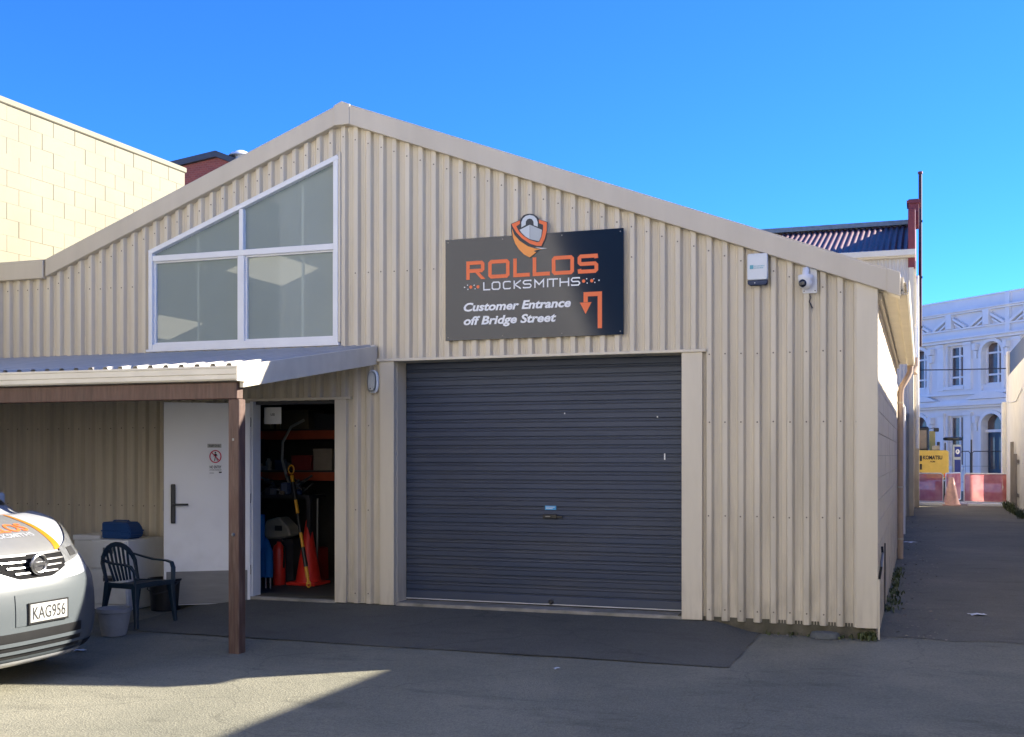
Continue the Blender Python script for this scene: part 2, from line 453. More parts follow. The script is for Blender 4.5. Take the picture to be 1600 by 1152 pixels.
# concrete footing under the right end
MB().box(-1.75, -.012, -.004, .25, -.35, .03).build('footing', M_plinth, shed)
MB().box(XL, -1.75, .01, .25, -.35, .02).build('footing', M_plinth, shed)

XZ0 = lambda a, b, d: (a, d, b)
# barge boards along the gable
def fasc(xa, xb, h=.19, y0=-.095, y1=.02, name='barge_board', za=None, zb=None):
    za = roofz(xa) if za is None else za; zb = roofz(xb) if zb is None else zb
    return MB().prism([(xa, za), (xb, zb), (xb, zb - h), (xa, za - h)], lambda a, b, d: (a, d, b), y0, y1).build(name, M_trim, shed, bevel=.006)
fasc(-5.10, .18); fasc(-8.925, -5.26); fasc(XL, -8.955, .20)
MB().prism([(-5.27, 5.062), (-5.18, 5.10), (-5.09, 5.062), (-5.09, 4.86), (-5.27, 4.86)], lambda a, b, d: (a, d, b), -.102, .02).build('ridge_cap', M_trim, shed, bevel=.004)
MB().prism([(.085, roofz(.085) + .008), (.195, roofz(.195) + .008), (.195, roofz(.195) - .197), (.085, roofz(.085) - .197)], XZ0, -.101, .10).build('barge_end_cap', M_trim, shed, bevel=.004)
# capping on top of barge boards, catching the sun
for a, b in ((-5.18, .19), (-8.94, -5.18), (XL, -8.94)):
    MB().prism([(a, roofz(a) + .004), (b, roofz(b) + .004), (b, roofz(b) + .014), (a, roofz(a) + .014)], lambda p, q, d: (p, d, q), -.075, .16).build('barge_capping', M_trim, shed)
# roof sheets
def roof_slope(xa, xb, za, zb, n):
    mb = MB(); top = []
    y = .16
    ys = []
    while y < 8.4:
        ys += [(y, 0), (y + .10, 0), (y + .115, .03), (y + .145, .03)]; y += .16
    for yy, d in ys: top.append([(xa, yy, za + d), (xb, yy, zb + d)])
    mb.grid(top)
    return mb.build('roof_sheet', M_trim, shed)
for k in range(4):
    xa = -5.18 + k * 1.37; xb = xa + 1.37
    roof_slope(xa, min(xb, .24), roofz(xa) - .04, roofz(min(xb, .24)) - .04, 0)
for k in range(3):
    xa = -8.94 + k * 1.2533; roof_slope(xa, xa + 1.2533, roofz(xa) - .04, roofz(xa + 1.2533) - .04, 0)
roof_slope(XL, -8.94, 3.64, 3.64, 0)
MB().prism([(-5.35, 5.05), (-5.18, 5.13), (-5.01, 5.05), (-5.01, 5.03), (-5.35, 5.03)], lambda a, b, d: (a, d, b), .16, 8.4).build('ridge_flashing', M_trim, shed)
MB().quad((XL, 8.4, -.2), (0, 8.4, -.2), (0, 8.4, 3.0), (-5.18, 8.4, 4.98), (-8.94, 8.4, 3.6), (XL, 8.4, 3.6)).build('rear_wall', M_blockpaint, shed)
MB().quad((XL, 0.01, -.2), (XL, 8.4, -.2), (XL, 8.4, 3.6), (XL, .01, 3.6)).build('left_wall', M_blockpaint, shed)

# corner flashing, jamb flashings, head flashings
def flashbox(name, x0, x1, z0, z1, y0=-.046, y1=.0, bev=.003, m=M_flash): return MB().box(x0, x1, y0, y1, z0, z1).build(name, m, shed, bevel=bev)
MB().prism([(-.17, -.004), (0.012, -.004), (.012, 2.95), (-.17, 3.018)], lambda a, b, d: (a, d, b), -.052, .06).build('corner_flashing', M_flash, shed, bevel=.004)
flashbox('jamb_flashing', -4.765, -4.615, .0, 2.445, -.056, .02)
flashbox('jamb_flashing', -1.705, -1.515, .0, 2.445, -.056, .02)
MB().prism([(-4.80, 2.445), (-1.48, 2.445), (-1.48, 2.472), (-4.80, 2.472)], lambda a, b, d: (a, d, b), -.072, .01).build('head_flashing', M_flash, shed, bevel=.003)
MB().box(-4.62, -4.612, .02, .235, .0, 2.445).build('door_reveal', M_flash, shed)
MB().box(-1.705, -1.697, .02, .235, .0, 2.445).build('door_reveal', M_flash, shed)
MB().box(-4.62, -1.70, .0, .235, 2.4455, 2.452).build('door_reveal', M_flash, shed)
flashbox('jamb_flashing', -5.285, -5.155, .0, 2.075, -.050, .02)
flashbox('head_flashing', -6.42, -5.10, 2.075, 2.10, -.06, .02)
flashbox('jamb_flashing', -6.42, -6.30, .0, 2.075, -.048, .02)
# inside box that closes the roller door off
MB().box(-4.66, -1.66, .31, .33, -.05, 2.6).build('door_backing', M_dkroom, shed)

# roller door: one slat after another
rd = MB().box(-4.61, -1.71, .275, .285, .04, 2.46).build('roller_door', M_roller, shed)
rd['label'] = 'dark grey roller door, fully down'
NS = 27; z0 = .125; ph = (2.455 - z0) / NS
prof = [(.0, .016), (.007, .016), (.011, .002), (.018, .0), (.060, -.002), (.0635, .012), (.0695, .012), (.072, -.001), (ph - .005, .001), (ph - .002, .016), (ph, .016)]
def slat_mesh():
    me = bpy.data.meshes.new('slat'); V = []; Fc = []
    xs = (-4.609, -1.711)
    for X in xs: V += [(X, .24 + d, z) for z, d in prof]
    n = len(prof)
    for k in range(n - 1): Fc.append((k, n + k, n + k + 1, k + 1))
    me.from_pydata([(vx + 5.18, vy, vz) for vx, vy, vz in V], [], Fc); me.materials.append(M_roller); return me
SM = slat_mesh()
for k in range(NS): part('slat', SM, rd, (0, random.uniform(-.0012, .0012), z0 + k * ph))
MB().box(-4.61, -1.71, .228, .262, .045, .125).build('bottom_rail', M_roller, rd, bevel=.006)
MB().box(-4.61, -1.71, .224, .266, .036, .046).build('weather_strip', mat('pale_seal', (.5, .5, .5), .5), rd)
h_ = MB().box(-3.13, -2.99, .205, .24, .885, .925)
h_.box(-3.115, -3.04, .198, .205, .895, .915); h_.build('door_lock', M_black, rd, bevel=.004)
MB().box(-3.045, -2.93, .21, .222, .893, .913).build('lock_handle', M_black, rd, bevel=.003)
MB().box(-3.10, -3.05, .1965, .1985, .898, .910).build('lock_barrel', M_steel, rd)
MB().box(-3.115, -3.00, .2325, .2365, .967, 1.008).build('blue_sticker', mat('blue_sticker', (.05, .32, .62), .5), rd)
st = MB()
for r_ in range(2): st.box(-3.105, -3.015 - .02 * r_, .2305, .232, .992 - .014 * r_, .997 - .014 * r_)
st.build('sticker_lettering', M_white, rd)
MB().lathe([(.026, 0), (.026, .012), (.012, .02)], (-3.05, .228, .066), 10, 'y').build('bottom_lock', M_black, rd)
MB().box(-4.62, -1.70, -.01, .31, -.08, .022).build('door_sill', M_conc, shed, bevel=.008)
for px_, pz_ in ((-2.92, 1.905), (-1.93, 1.46), (-2.0, 1.86)):
    MB().box(px_, px_ + .012, .2355, .2375, pz_, pz_ + (.06 if px_ == -1.93 else .014)).build('paint_chip', M_white, rd)

# gable window: four panes under the slope
win = MB().prism([(-7.58, 2.625), (-5.225, 2.625), (-5.225, 2.652), (-7.58, 2.652)], lambda a, b, d: (a, d, b), -.078, .03).build('gable_window', M_alu, shed, bevel=.003)
win['label'] = 'large white-framed window stepping up under the roof slope'
def bar(pa, pb, w, y0, y1, name='window_frame', m=M_alu):
    a, b = Vector(pa), Vector(pb); d = (b - a).normalized(); n = Vector((-d.y, d.x)) * w / 2
    MB().prism([tuple(a + n), tuple(b + n), tuple(b - n), tuple(a - n)], lambda p, q, dd: (p, dd, q), y0, y1).build(name, m, win, bevel=.003)
wl, wr, wm, wt = -7.535, -5.27, -6.395, 3.64
wz = lambda x: 3.725 + .365 * (x + 7.56) - .02
bar((wl, 2.652), (wl, wz(wl)), .05, -.060, .03); bar((wr, 2.652), (wr, wz(wr)), .055, -.060, .03)
bar((wl + .026, 2.68), (wr - .028, 2.68), .055, -.057, .03)
bar((wl - .02, wz(wl - .02)), (wr + .03, wz(wr + .03)), .05, -.063, .03)
bar((wl + .026, wt), (wr - .028, wt), .062, -.055, .03)
bar((wm, 2.708), (wm, wt - .032), .075, -.053, .03); bar((wm, wt + .032), (wm, wz(wm) - .026), .05, -.051, .03)
def sash(poly, w=.028):
    """inner bead around each pane"""
    n = len(poly)
    for k in range(n):
        a, b = Vector(poly[k]), Vector(poly[(k + 1) % n]); d = (b - a).normalized(); nn = Vector((-d.y, d.x)) * w
        MB().prism([tuple(a), tuple(b), tuple(b + nn), tuple(a + nn)], lambda p, q, dd: (p, dd, q), -.028 + k * .0015, .004 + k * .001).build('glazing_bead', M_alu, win)
def pane(poly): MB().quad(*[(a, .002, b) for a, b in poly]).build('window_pane', M_glass, win)
P1 = [(wl + .02, 2.70), (wm - .03, 2.70), (wm - .03, wt - .02), (wl + .02, wt - .02)]
P2 = [(wm + .03, 2.70), (wr - .02, 2.70), (wr - .02, wt - .02), (wm + .03, wt - .02)]
P3 = [(wl + .02, wt + .02), (wm - .02, wt + .02), (wm - .02, wz(wm) - .018), (wl + .02, wz(wl) - .015)]
P4 = [(wm + .02, wt + .02), (wr - .02, wt + .02), (wr - .02, wz(wr) - .018), (wm + .02, wz(wm) - .018)]
for p in (P1, P2): sash(p)
for p in (P1, P2, P3, P4): pane(p)
MB().quad((-7.6, -.06, 2.622), (-5.2, -.06, 2.622), (-5.2, -.03, 2.60), (-7.6, -.03, 2.60)).build('sill_flashing', M_flash, shed)
flashbox('window_flashing', -5.24, -5.215, 2.66, 4.60, -.058, .01, .003)
# loft room behind that window
rm = MB(); zc = lambda x: min(4.75 + .367 * (x + 5.18), 4.75)
rm.quad((-10.1, .05, 2.55), (-4.9, .05, 2.55), (-4.9, 4.6, 2.55), (-10.1, 4.6, 2.55))
rm.quad((-10.1, 4.6, 2.5), (-4.9, 4.6, 2.5), (-4.9, 4.6, 4.75), (-5.18, 4.6, 4.75), (-10.1, 4.6, zc(-10.1)))
rm.quad((-4.95, .05, 2.5), (-4.95, 4.6, 2.5), (-4.95, 4.6, 4.8), (-4.95, .05, 4.8))
rm.quad((-10.1, .05, 2.5), (-10.1, 4.6, 2.5), (-10.1, 4.6, zc(-10.1)), (-10.1, .05, zc(-10.1)))
rm.quad((-10.1, .05, zc(-10.1)), (-5.18, .05, zc(-5.18)), (-5.18, 4.6, zc(-5.18)), (-10.1, 4.6, zc(-10.1)))
rm.quad((-5.18, .05, 4.75), (-4.9, .05, 4.75), (-4.9, 4.6, 4.75), (-5.18, 4.6, 4.75))
rm.build('loft_room', M_room, shed)
for xx, w_ in ((-7.0, .02), (-5.72, .025)):
    MB().box(xx, xx + w_, .04, .06, 2.56, zc(xx) - .02).build('window_batten', M_white, shed)
M_panel = mat('lit_ceiling_panel', (1.0, .84, .66), .5, .0, emit=.09)
for xa, xb in ((-7.76, -7.21), (-9.58, -9.02)):
    MB().prism([(xa, zc(xa) - .012), (xb, zc(xb) - .012), (xb, zc(xb) - .004), (xa, zc(xa) - .004)], lambda a, b, d: (a, d, b), 1.95 - (.2 if xa > -8 else -.15), 3.05).build('ceiling_light_panel', M_panel, shed)

# alley side wall in painted block, eave, soffit, gutter, downpipe
MB().box(-.19, -.004, .06, 8.4, -.2, 2.96).build('side_wall', M_mortar, shed)
BM = block_mesh('block', .012, .392, .192, M_blockpaint)
n_ = 0
for c in range(15):
    z = GZ + .1 + c * .2
    y = .08 - (.2 if c % 2 else 0)
    while y < 8.2:
        ya, yb = max(y, .07), min(y + .392, 8.38)
        if yb - ya > .08:
            part('block', BM, shed, (5.18 + .0 + random.uniform(-.0015, .0015), (ya + yb) / 2, z), None, (1, (yb - ya) / .392, 1)); n_ += 1
        y += .4
MB().box(-.02, .215, .02, 8.42, 2.925, 2.94).build('soffit', M_creampaint, shed)
MB().box(.0, .04, .05, 8.42, 2.86, 2.922).build('soffit_batten', M_trim, shed)
MB().box(.20, .222, .02, 8.44, 2.90, 3.045).build('eave_fascia', M_creampaint, shed)
gp = [(.224, 3.03), (.224, 2.93), (.24, 2.915), (.32, 2.915), (.335, 2.93), (.34, 3.04), (.33, 3.04), (.325, 2.94), (.315, 2.927), (.245, 2.927), (.236, 2.94), (.236, 3.03)]
MB().prism(gp, lambda a, b, d: (a - .07, d, b - .02), .03, 8.5).build('gutter', M_creampaint, shed)
MB().tube([(.20, 8.35, 2.90), (.20, 8.35, 2.80), (.17, 8.3, 2.72), (.075, 8.2, 2.55), (.06, 8.2, 2.45), (.06, 8.2, -.09)], .045, 10).build('downpipe', M_pipe, shed, smooth=True)
for zz in (2.3, 1.0, .2): MB().tube([(.06, 8.2, zz), (.06, 8.2, zz + .03)], .052, 10).build('pipe_clip', M_trim, shed)
# conduit and a loose strap on the near corner of the side wall
MB().box(.012, .026, -.045, -.02, -.1, .42).build('corner_strip', M_flash, shed)
MB().tube([(.02, .03, .42), (.035, .05, .52), (.03, .25, .55), (.03, .6, .60), (.025, .62, .66)], .012, 6).build('loose_strap', M_black, shed)
MB().tube([(.012, 1.9, -.1), (.014, 1.9, .6)], .008, 6).build('conduit', M_dark, shed)

# ---- entry: frame, open door leaf, threshold, room
MB().box(-6.30, -6.262, -.03, .12, .0, 2.07).build('door_frame', M_alu, shed, bevel=.002)
MB().box(-5.318, -5.285, .021, .12, .0, 2.05).build('door_frame', M_dark, shed, bevel=.002)
MB().box(-6.26, -5.29, .021, .12, 2.035, 2.0745).build('door_frame', M_dark, shed, bevel=.002)
MB().box(-6.34, -5.285, -.05, .16, -.09, .018).build('threshold', M_conc, shed, bevel=.01)
dm = Matrix.Translation((-6.285, -.045, 0)) @ Matrix.Rotation(R(180 + 35), 4, 'Z')
def dbx(mb, a0, a1, b0, b1, z0, z1, m=0): return mb.box(a0, a1, b0, b1, z0, z1, m, dm)
leaf = dbx(MB(), 0, .87, -.022, .022, -.048, 2.05).build('entry_door', M_doorwhite, shed, bevel=.003)
leaf['label'] = 'plain white door leaf swung open outwards'
fy = .022   # face turned to the camera is +b
M_edge = mat('door_edge_timber', (.36, .30, .22), .6)
dbx(MB(), .871, .876, -.021, .021, -.046, 2.048).build('door_edge', M_edge, leaf)
dbx(MB(), .03, .845, fy, fy + .003, -.04, .30).build('kick_plate', M_steel, leaf)
dbx(MB(), .755, .80, fy, fy + .03, .80, 1.205).build('handle_plate', M_black, leaf, bevel=.006)
hm = dbx(MB(), .625, .79, fy + .045, fy + .062, .985, 1.005); dbx(hm, .765, .79, fy + .02, fy + .062, .985, 1.005)
hm.build('lever_handle', M_black, leaf, bevel=.004)
dbx(MB(), .868, .88, -.012, .012, .93, 1.15).build('latch_plate', M_steel, leaf)
dbx(MB(), .12, .20, fy, fy + .03, 1.93, 2.0).build('closer_arm', M_steel, leaf)
def dp(u, v, o=.004):   # u runs left to right as seen from the camera
    return dm @ Vector((.87 - u, fy + o, v))
_dp = dp
dp = lambda u, v, o=.004: _dp(u + .10, v, o)
M_plate = mat('grey_plate', (.38, .38, .34), .5); M_ink = mat('black_ink', (.012, .012, .014), .6); M_signred = mat('sign_red', (.55, .02, .07), .5)
MB().quad(dp(.335, 1.582), dp(.475, 1.582), dp(.475, 1.622), dp(.335, 1.622)).build('staff_plate', M_plate, leaf)
t_ = MB(); add_text(t_, 'Staff Only', .35, .46, 1.592, 1.612, lambda u, v: dp(u, v, .006), .012); t_.build('staff_lettering', M_ink, leaf)
MB().quad(dp(.345, 1.26), dp(.485, 1.26), dp(.485, 1.565), dp(.345, 1.565)).build('no_entry_sign', M_white, leaf)
t_ = MB(); c0 = (.415, 1.49); n = 28
ring = [(c0[0] + .056 * math.cos(2 * math.pi * k / n), c0[1] + .062 * math.sin(2 * math.pi * k / n)) for k in range(n)]
add_stroke(t_, ring, .011, lambda u, v: dp(u, v, .0085), True)
add_stroke(t_, [(c0[0] - .038, c0[1] + .042), (c0[0] + .038, c0[1] - .042)], .010, lambda u, v: dp(u, v, .0105))
t_.build('no_entry_ring', M_signred, leaf)
t_ = MB(); q = lambda u, v: dp(c0[0] + u, c0[1] + v, .0065)
t_.quad(*[q(.009 * math.cos(k * .785), .040 + .009 * math.sin(k * .785)) for k in range(8)])
t_.quad(q(-.010, .028), q(.012, .028), q(.010, -.004), q(-.006, -.004))
for a, b, c_, d in (((.012, .026), (.022, .004), (.018, .002), (.008, .020)), ((-.010, .026), (-.020, .002), (-.016, 0), (-.007, .014)),
                    ((-.006, -.004), (.003, -.004), (-.004, -.048), (-.012, -.048)), ((.004, -.004), (.010, -.004), (.024, -.044), (.016, -.046))):
    t_.quad(q(*a), q(*b), q(*c_), q(*d))
add_text(t_, 'NO ENTRY', .357, .475, 1.365, 1.395, lambda u, v: dp(u, v, .0065), .025)
add_text(t_, 'AUTHORISED PERSONNEL ONLY', .355, .477, 1.345, 1.355, lambda u, v: dp(u, v, .0065), .03)
t_.quad(dp(.45, 1.318, .0065), dp(.478, 1.318, .0065), dp(.478, 1.332, .0065), dp(.45, 1.332, .0065))
add_stroke(t_, [(.355, 1.318), (.40, 1.318)], .004, lambda u, v: dp(u, v, .0065))
stuff(t_.build('no_entry_lettering', M_ink, leaf))
for zz in (.25, 1.0, 1.8): MB().tube([(-6.285, -.05, zz), (-6.285, -.05, zz + .1)], .011, 8).build('hinge', M_steel, leaf)
# store room
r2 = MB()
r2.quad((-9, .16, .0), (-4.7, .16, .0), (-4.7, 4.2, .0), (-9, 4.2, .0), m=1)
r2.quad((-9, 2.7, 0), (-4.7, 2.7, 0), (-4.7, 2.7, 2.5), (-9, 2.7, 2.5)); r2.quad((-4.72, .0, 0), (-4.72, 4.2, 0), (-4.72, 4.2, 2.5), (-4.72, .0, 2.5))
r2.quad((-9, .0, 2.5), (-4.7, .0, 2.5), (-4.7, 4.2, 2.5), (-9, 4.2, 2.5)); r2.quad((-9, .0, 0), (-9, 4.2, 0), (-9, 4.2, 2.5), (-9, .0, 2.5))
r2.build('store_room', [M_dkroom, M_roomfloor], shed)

# ================================================================== canopy
can = thing('lean_to_canopy', 'low lean-to canopy with grey roof and brown post beside the open door', 'canopy', (-4.87, -2.45, GZ))
def cz(y): return 2.60 + .152 * y          # roof line from the wall (y=0) outwards (y negative)
CX0, CX1 = -10.15, -4.86
def can_sheet(xa, xb):
    rows = []; n = int(round((xb - xa) / .152)); p = (xb - xa) / n
    for k in range(n):
        for dx, d in ((0, 0), (.074, 0), (.088, .030), (.124, .030), (.138, 0)):
            x = xa + k * p + dx * p / .152
            rows.append([(x, -.01, cz(-.01) + d), (x, -1.25, cz(-1.25) + d), (x, -2.52, cz(-2.52) + d)])
    rows.append([(xb, -.01, cz(-.01)), (xb, -1.25, cz(-1.25)), (xb, -2.52, cz(-2.52))])
    return MB().grid(rows).build('roof_sheet', M_roofgrey, can)
x = CX1
while x > CX0 + .1:
    xa = max(CX0, x - .76); can_sheet(xa, x); x = xa
# end fascia with a slight depth, gutter, brackets, beam, rafters, post
MB().prism([(-.035, 2.605), (-2.47, 2.235), (-2.47, 2.05), (-.035, 2.42)], lambda a, b, d: (d, a, b), -4.84, -4.805).build('end_fascia', M_creampaint, can, bevel=.004)
gpr = [(-2.45, 2.225), (-2.45, 2.12), (-2.465, 2.105), (-2.545, 2.105), (-2.56, 2.118), (-2.56, 2.15), (-2.568, 2.158), (-2.568, 2.20), (-2.575, 2.207), (-2.575, 2.222), (-2.563, 2.222), (-2.55, 2.12), (-2.47, 2.117), (-2.46, 2.125), (-2.46, 2.225)]
MB().prism(gpr, lambda a, b, d: (d, a, b), CX0, -4.80).build('gutter', M_gutter, can)
MB().box(-4.80, -4.79, -2.58, -2.445, 2.10, 2.225).build('gutter_end', M_gutter, can)
MB().box(CX0, -4.845, -2.50, -2.405, 1.96, 2.095).build('beam', M_brown, can, bevel=.006)
for xr in (-5.4, -6.3, -7.2, -8.1, -9.0, -9.9):
    MB().prism([(-.03, 2.575), (-2.40, 2.215), (-2.40, 2.11), (-.03, 2.47)], lambda a, b, d: (d, a, b), xr, xr + .045).build('rafter', M_brown, can)
for yp in (-.6, -1.2, -1.8):
    MB().box(CX0, -4.845, yp, yp + .07, cz(yp) - .062, cz(yp) - .016).build('purlin', M_brown, can)
MB().box(-4.925, -4.825, -2.50, -2.40, GZ - .02, 1.958).build('post', M_brown, can, bevel=.006)
MB().box(CX0 + .03, CX0 + .13, -2.50, -2.40, GZ - .02, 1.958).build('post', M_brown, can, bevel=.006)
MB().lathe([(.016, 0), (.016, .006), (.009, .02), (.0, .022)], (-4.875, -2.501, .86), 8, 'y').build('post_hook', M_steel, can)
MB().box(-4.885, -4.868, -2.506, -2.501, 1.62, 1.64).build('post_bolt', M_steel, can)
MB().prism([(-.03, 2.62), (-.045, 2.60), (-.16, 2.585), (-.16, 2.58), (-.03, 2.59)], lambda a, b, d: (d, a, b), CX0, -4.83).build('apron_flashing', M_creampaint, can)

# ================================================================== sign board
SX, SZ = -4.05, 2.63
M_board = mat('sign_board', (.006, .014, .030), .09, .05, 1, spec=.5)
M_sor = mat('sign_orange', (.86, .155, .035), .4, .02); M_sye = mat('sign_amber', (.90, .32, .055), .4, .02)
M_swh = mat('sign_white', (.80, .82, .84), .4, .02); M_sgy = mat('sign_grey', (.42, .46, .48), .4, .03); M_sgl = mat('sign_pale_grey', (.58, .63, .66), .4, .03)
M_snv = mat('sign_navy', (.008, .014, .028), .4, .02)
sg = thing('shop_sign', 'dark rectangular sign with orange ROLLOS lettering on the ribbed wall', 'sign', (SX, -.06, SZ))
MB().box(SX, SX + 1.80, -.062, -.044, SZ, SZ + .993).build('board', M_board, sg, bevel=.001)
def sp(o): return lambda u, v: (SX + u, -.062 - o, SZ + v)
EA = [(0.688, 1.105), (0.785, 1.137), (0.792, 1.153), (0.817, 1.179), (0.853, 1.189), (0.885, 1.189), (0.916, 1.183), (0.952, 1.159), (0.973, 1.13), (0.979, 1.125), (1.06, 1.098), (1.056, 1.011), (1.038, 0.935), (1.002, 0.865), (0.952, 0.817), (0.88, 0.763), (0.826, 0.794), (0.771, 0.844), (0.73, 0.899), (0.703, 0.965), (0.689, 1.035)]
EB = [(0.696, 1.101), (0.781, 1.13), (0.781, 1.098), (0.744, 1.076), (0.771, 1.025), (0.817, 0.979), (0.88, 0.937), (0.952, 0.911), (0.979, 0.913), (1.002, 0.963), (1.015, 1.031), (1.015, 1.073), (0.975, 1.091), (0.973, 1.125), (1.053, 1.094), (1.051, 1.015), (1.033, 0.94), (0.997, 0.872), (0.952, 0.876), (0.88, 0.902), (0.799, 0.959), (0.744, 1.018), (0.712, 1.068)]
EC = [(0.7, 1.056), (0.726, 0.994), (0.78, 0.934), (0.862, 0.878), (0.934, 0.852), (1.015, 0.842), (0.952, 0.838), (0.921, 0.827), (0.948, 0.815), (0.88, 0.769), (0.821, 0.803), (0.771, 0.853), (0.735, 0.907), (0.71, 0.973)]
ED = [(0.796, 1.062), (0.796, 1.114), (0.812, 1.147), (0.839, 1.169), (0.88, 1.177), (0.921, 1.165), (0.948, 1.138), (0.961, 1.102), (0.961, 1.058), (0.921, 1.075), (0.919, 1.11), (0.903, 1.134), (0.88, 1.142), (0.858, 1.137), (0.842, 1.117), (0.839, 1.083)]
EE = [(0.778, 1.04), (0.881, 1.082), (0.881, 0.945), (0.835, 0.974), (0.799, 1.01)]
EF = [(0.884, 1.082), (1.004, 1.025), (0.997, 0.963), (0.975, 0.918), (0.934, 0.929), (0.884, 0.944)]
EG = [(0.934, 0.863), (1.06, 0.846), (0.997, 0.845)]
emb = MB().prism(EA, lambda a, b, d: (SX + a, -.064 - d, SZ + b), 0, .006).build('shield_emblem', M_snv, sg)
emb['label'] = 'orange shield emblem with grey padlock standing above the board'
for nm, pl, mt, o in (('shield_rim', EB, M_sor, .010), ('shield_swoosh', EC, M_sye, .010), ('padlock_shackle', ED, M_sgl, .0105), ('padlock_body', EE, M_sgl, .012), ('padlock_body', EF, M_sgy, .012), ('shield_streak', EG, M_swh, .0105)):
    MB().quad(*[sp(o)(a, b) for a, b in pl]).build(nm, mt, emb)
# ROLLOS: wide squared letters
def letter(ch, u0, u1, v0, v1, w, mt, o):
    mb = MB(); h = w / 2; a, b, c, d = u0 + h, u1 - h, v0 + h, v1 - h; m = (c + d) / 2; F = sp(o); r = min(.014, (b - a) * .16); vm = (v0 + v1) / 2
    def rr(aa, bb, cc, dd, q): return [(aa + q, cc), (bb - q, cc), (bb, cc + q), (bb, dd - q), (bb - q, dd), (aa + q, dd), (aa, dd - q), (aa, cc + q)]
    if ch == 'O': add_stroke(mb, rr(a, b, c, d, r), w, F, True)
    if ch == 'L': add_stroke(mb, [(a, v1), (a, c), (u1, c)], w, F)
    if ch == 'R':
        add_stroke(mb, [(a, v0), (a, d), (b - r, d), (b, d - r), (b, m + r * .6), (b - r, m - w * .15), (a + h, m - w * .15)], w, F)
        mb.quad(F(u0 + (u1 - u0) * .50, m - w * .65), F(u0 + (u1 - u0) * .72, m - w * .65), F(u1 + w * .25, v0), F(u1 - w * .95, v0))
    if ch == 'S': add_stroke(mb, [(b, d - w * .7), (b - .2 * r, d), (a + r, d), (a, d - r), (a, m + r), (a + r, m), (b - r, m), (b, m - r), (b, c + r), (b - r, c), (a + .2 * r, c), (a, c + w * .7)], w, F)
    if ch == 'C': add_stroke(mb, [(b, d - w * .6), (b - r, d), (a + r, d), (a, d - r), (a, c + r), (a + r, c), (b - r, c), (b, c + w * .6)], w, F)
    if ch == 'K':
        add_stroke(mb, [(a, v0), (a, v1)], w, F); add_stroke(mb, [(b, v1), (a + h, m), (b, v0)], w, F)
    if ch == 'M': add_stroke(mb, [(a, v0), (a, d), ((a + b) / 2, m - .01), (b, d), (b, v0)], w, F)
    if ch == 'I': add_stroke(mb, [((a + b) / 2, v0), ((a + b) / 2, v1)], w, F)
    if ch == 'T':
        add_stroke(mb, [(u0, d), (u1, d)], w, F); add_stroke(mb, [((u0 + u1) / 2, d - h), ((u0 + u1) / 2, v0)], w, F)
    if ch == 'H':
        add_stroke(mb, [(a, v0), (a, v1)], w, F); add_stroke(mb, [(b, v0), (b, v1)], w, F); add_stroke(mb, [(a + h, m), (b - h, m)], w, F)
    return mb.build('letter', mt, sg)
for ch, a, b in (('R', 262, 408), ('O', 438, 608), ('L', 637, 768), ('L', 790, 925), ('O', 940, 1112), ('S', 1140, 1298)):
    f_ = lambda p: ((p - 92) / 1398 * 1.8) * (1 + .02 * (1 - (p - 92) / 1398))
    letter(ch, f_(a), f_(b), .588, .768, .036, M_sor, .003)
for ch, a, b in (('L', 398, 455), ('O', 465, 535), ('C', 555, 622), ('K', 640, 702), ('S', 712, 782), ('M', 803, 880), ('I', 895, 920), ('T', 915, 988), ('H', 1000, 1075), ('S', 1088, 1160)):
    letter(ch, f_(a), f_(b), .476, .557, .0125, M_swh, .003)
t_ = MB(); add_text(t_, 'Customer Entrance', .195, 1.29, .278, .362, sp(.003), .034, .22); stuff(t_.build('entrance_lettering', M_swh, sg))
t_ = MB(); add_text(t_, 'off Bridge Street', .195, 1.145, .145, .229, sp(.003), .034, .22); stuff(t_.build('entrance_lettering', M_swh, sg))
t_ = MB(); add_stroke(t_, [(1.573, .066), (1.573, .39), (1.435, .39), (1.435, .316)], .042, sp(.003))
t_.quad(*[sp(.003)(*p) for p in ((1.378, .314), (1.492, .314), (1.435, .205))]); t_.build('turn_arrow', M_sor, sg)
for us, sgn in (((.205, .27, .345), -1), ((1.415, 1.495, 1.565), 1)):
    for k, u in enumerate(us):
        big = (k == 1) or (u in (.345, 1.415)); r_ = .017 if big else .007; v = .516
        MB().quad(*[sp(.003)(u + r_ * math.cos(a * .785 + .39), v + r_ * math.sin(a * .785 + .39)) for a in range(8)]).build('dot', M_sor if big else M_swh, sg)
    for du, dv in ((.03, .02), (.035, -.02), (.10, .016), (.11, -.018)):
        u = us[0] + du
        MB().quad(*[sp(.003)(u + .006 * math.cos(a * .785), .516 + dv + .006 * math.sin(a * .785)) for a in range(8)]).build('dot', M_swh, sg)
for u in (.03, .60, 1.20, 1.77):
    for v in (.03, .963):
        MB().lathe([(.007, 0), (.006, .003)], (SX + u, -.0625, SZ + v), 8, 'y').build('sign_screw', M_steel, sg)

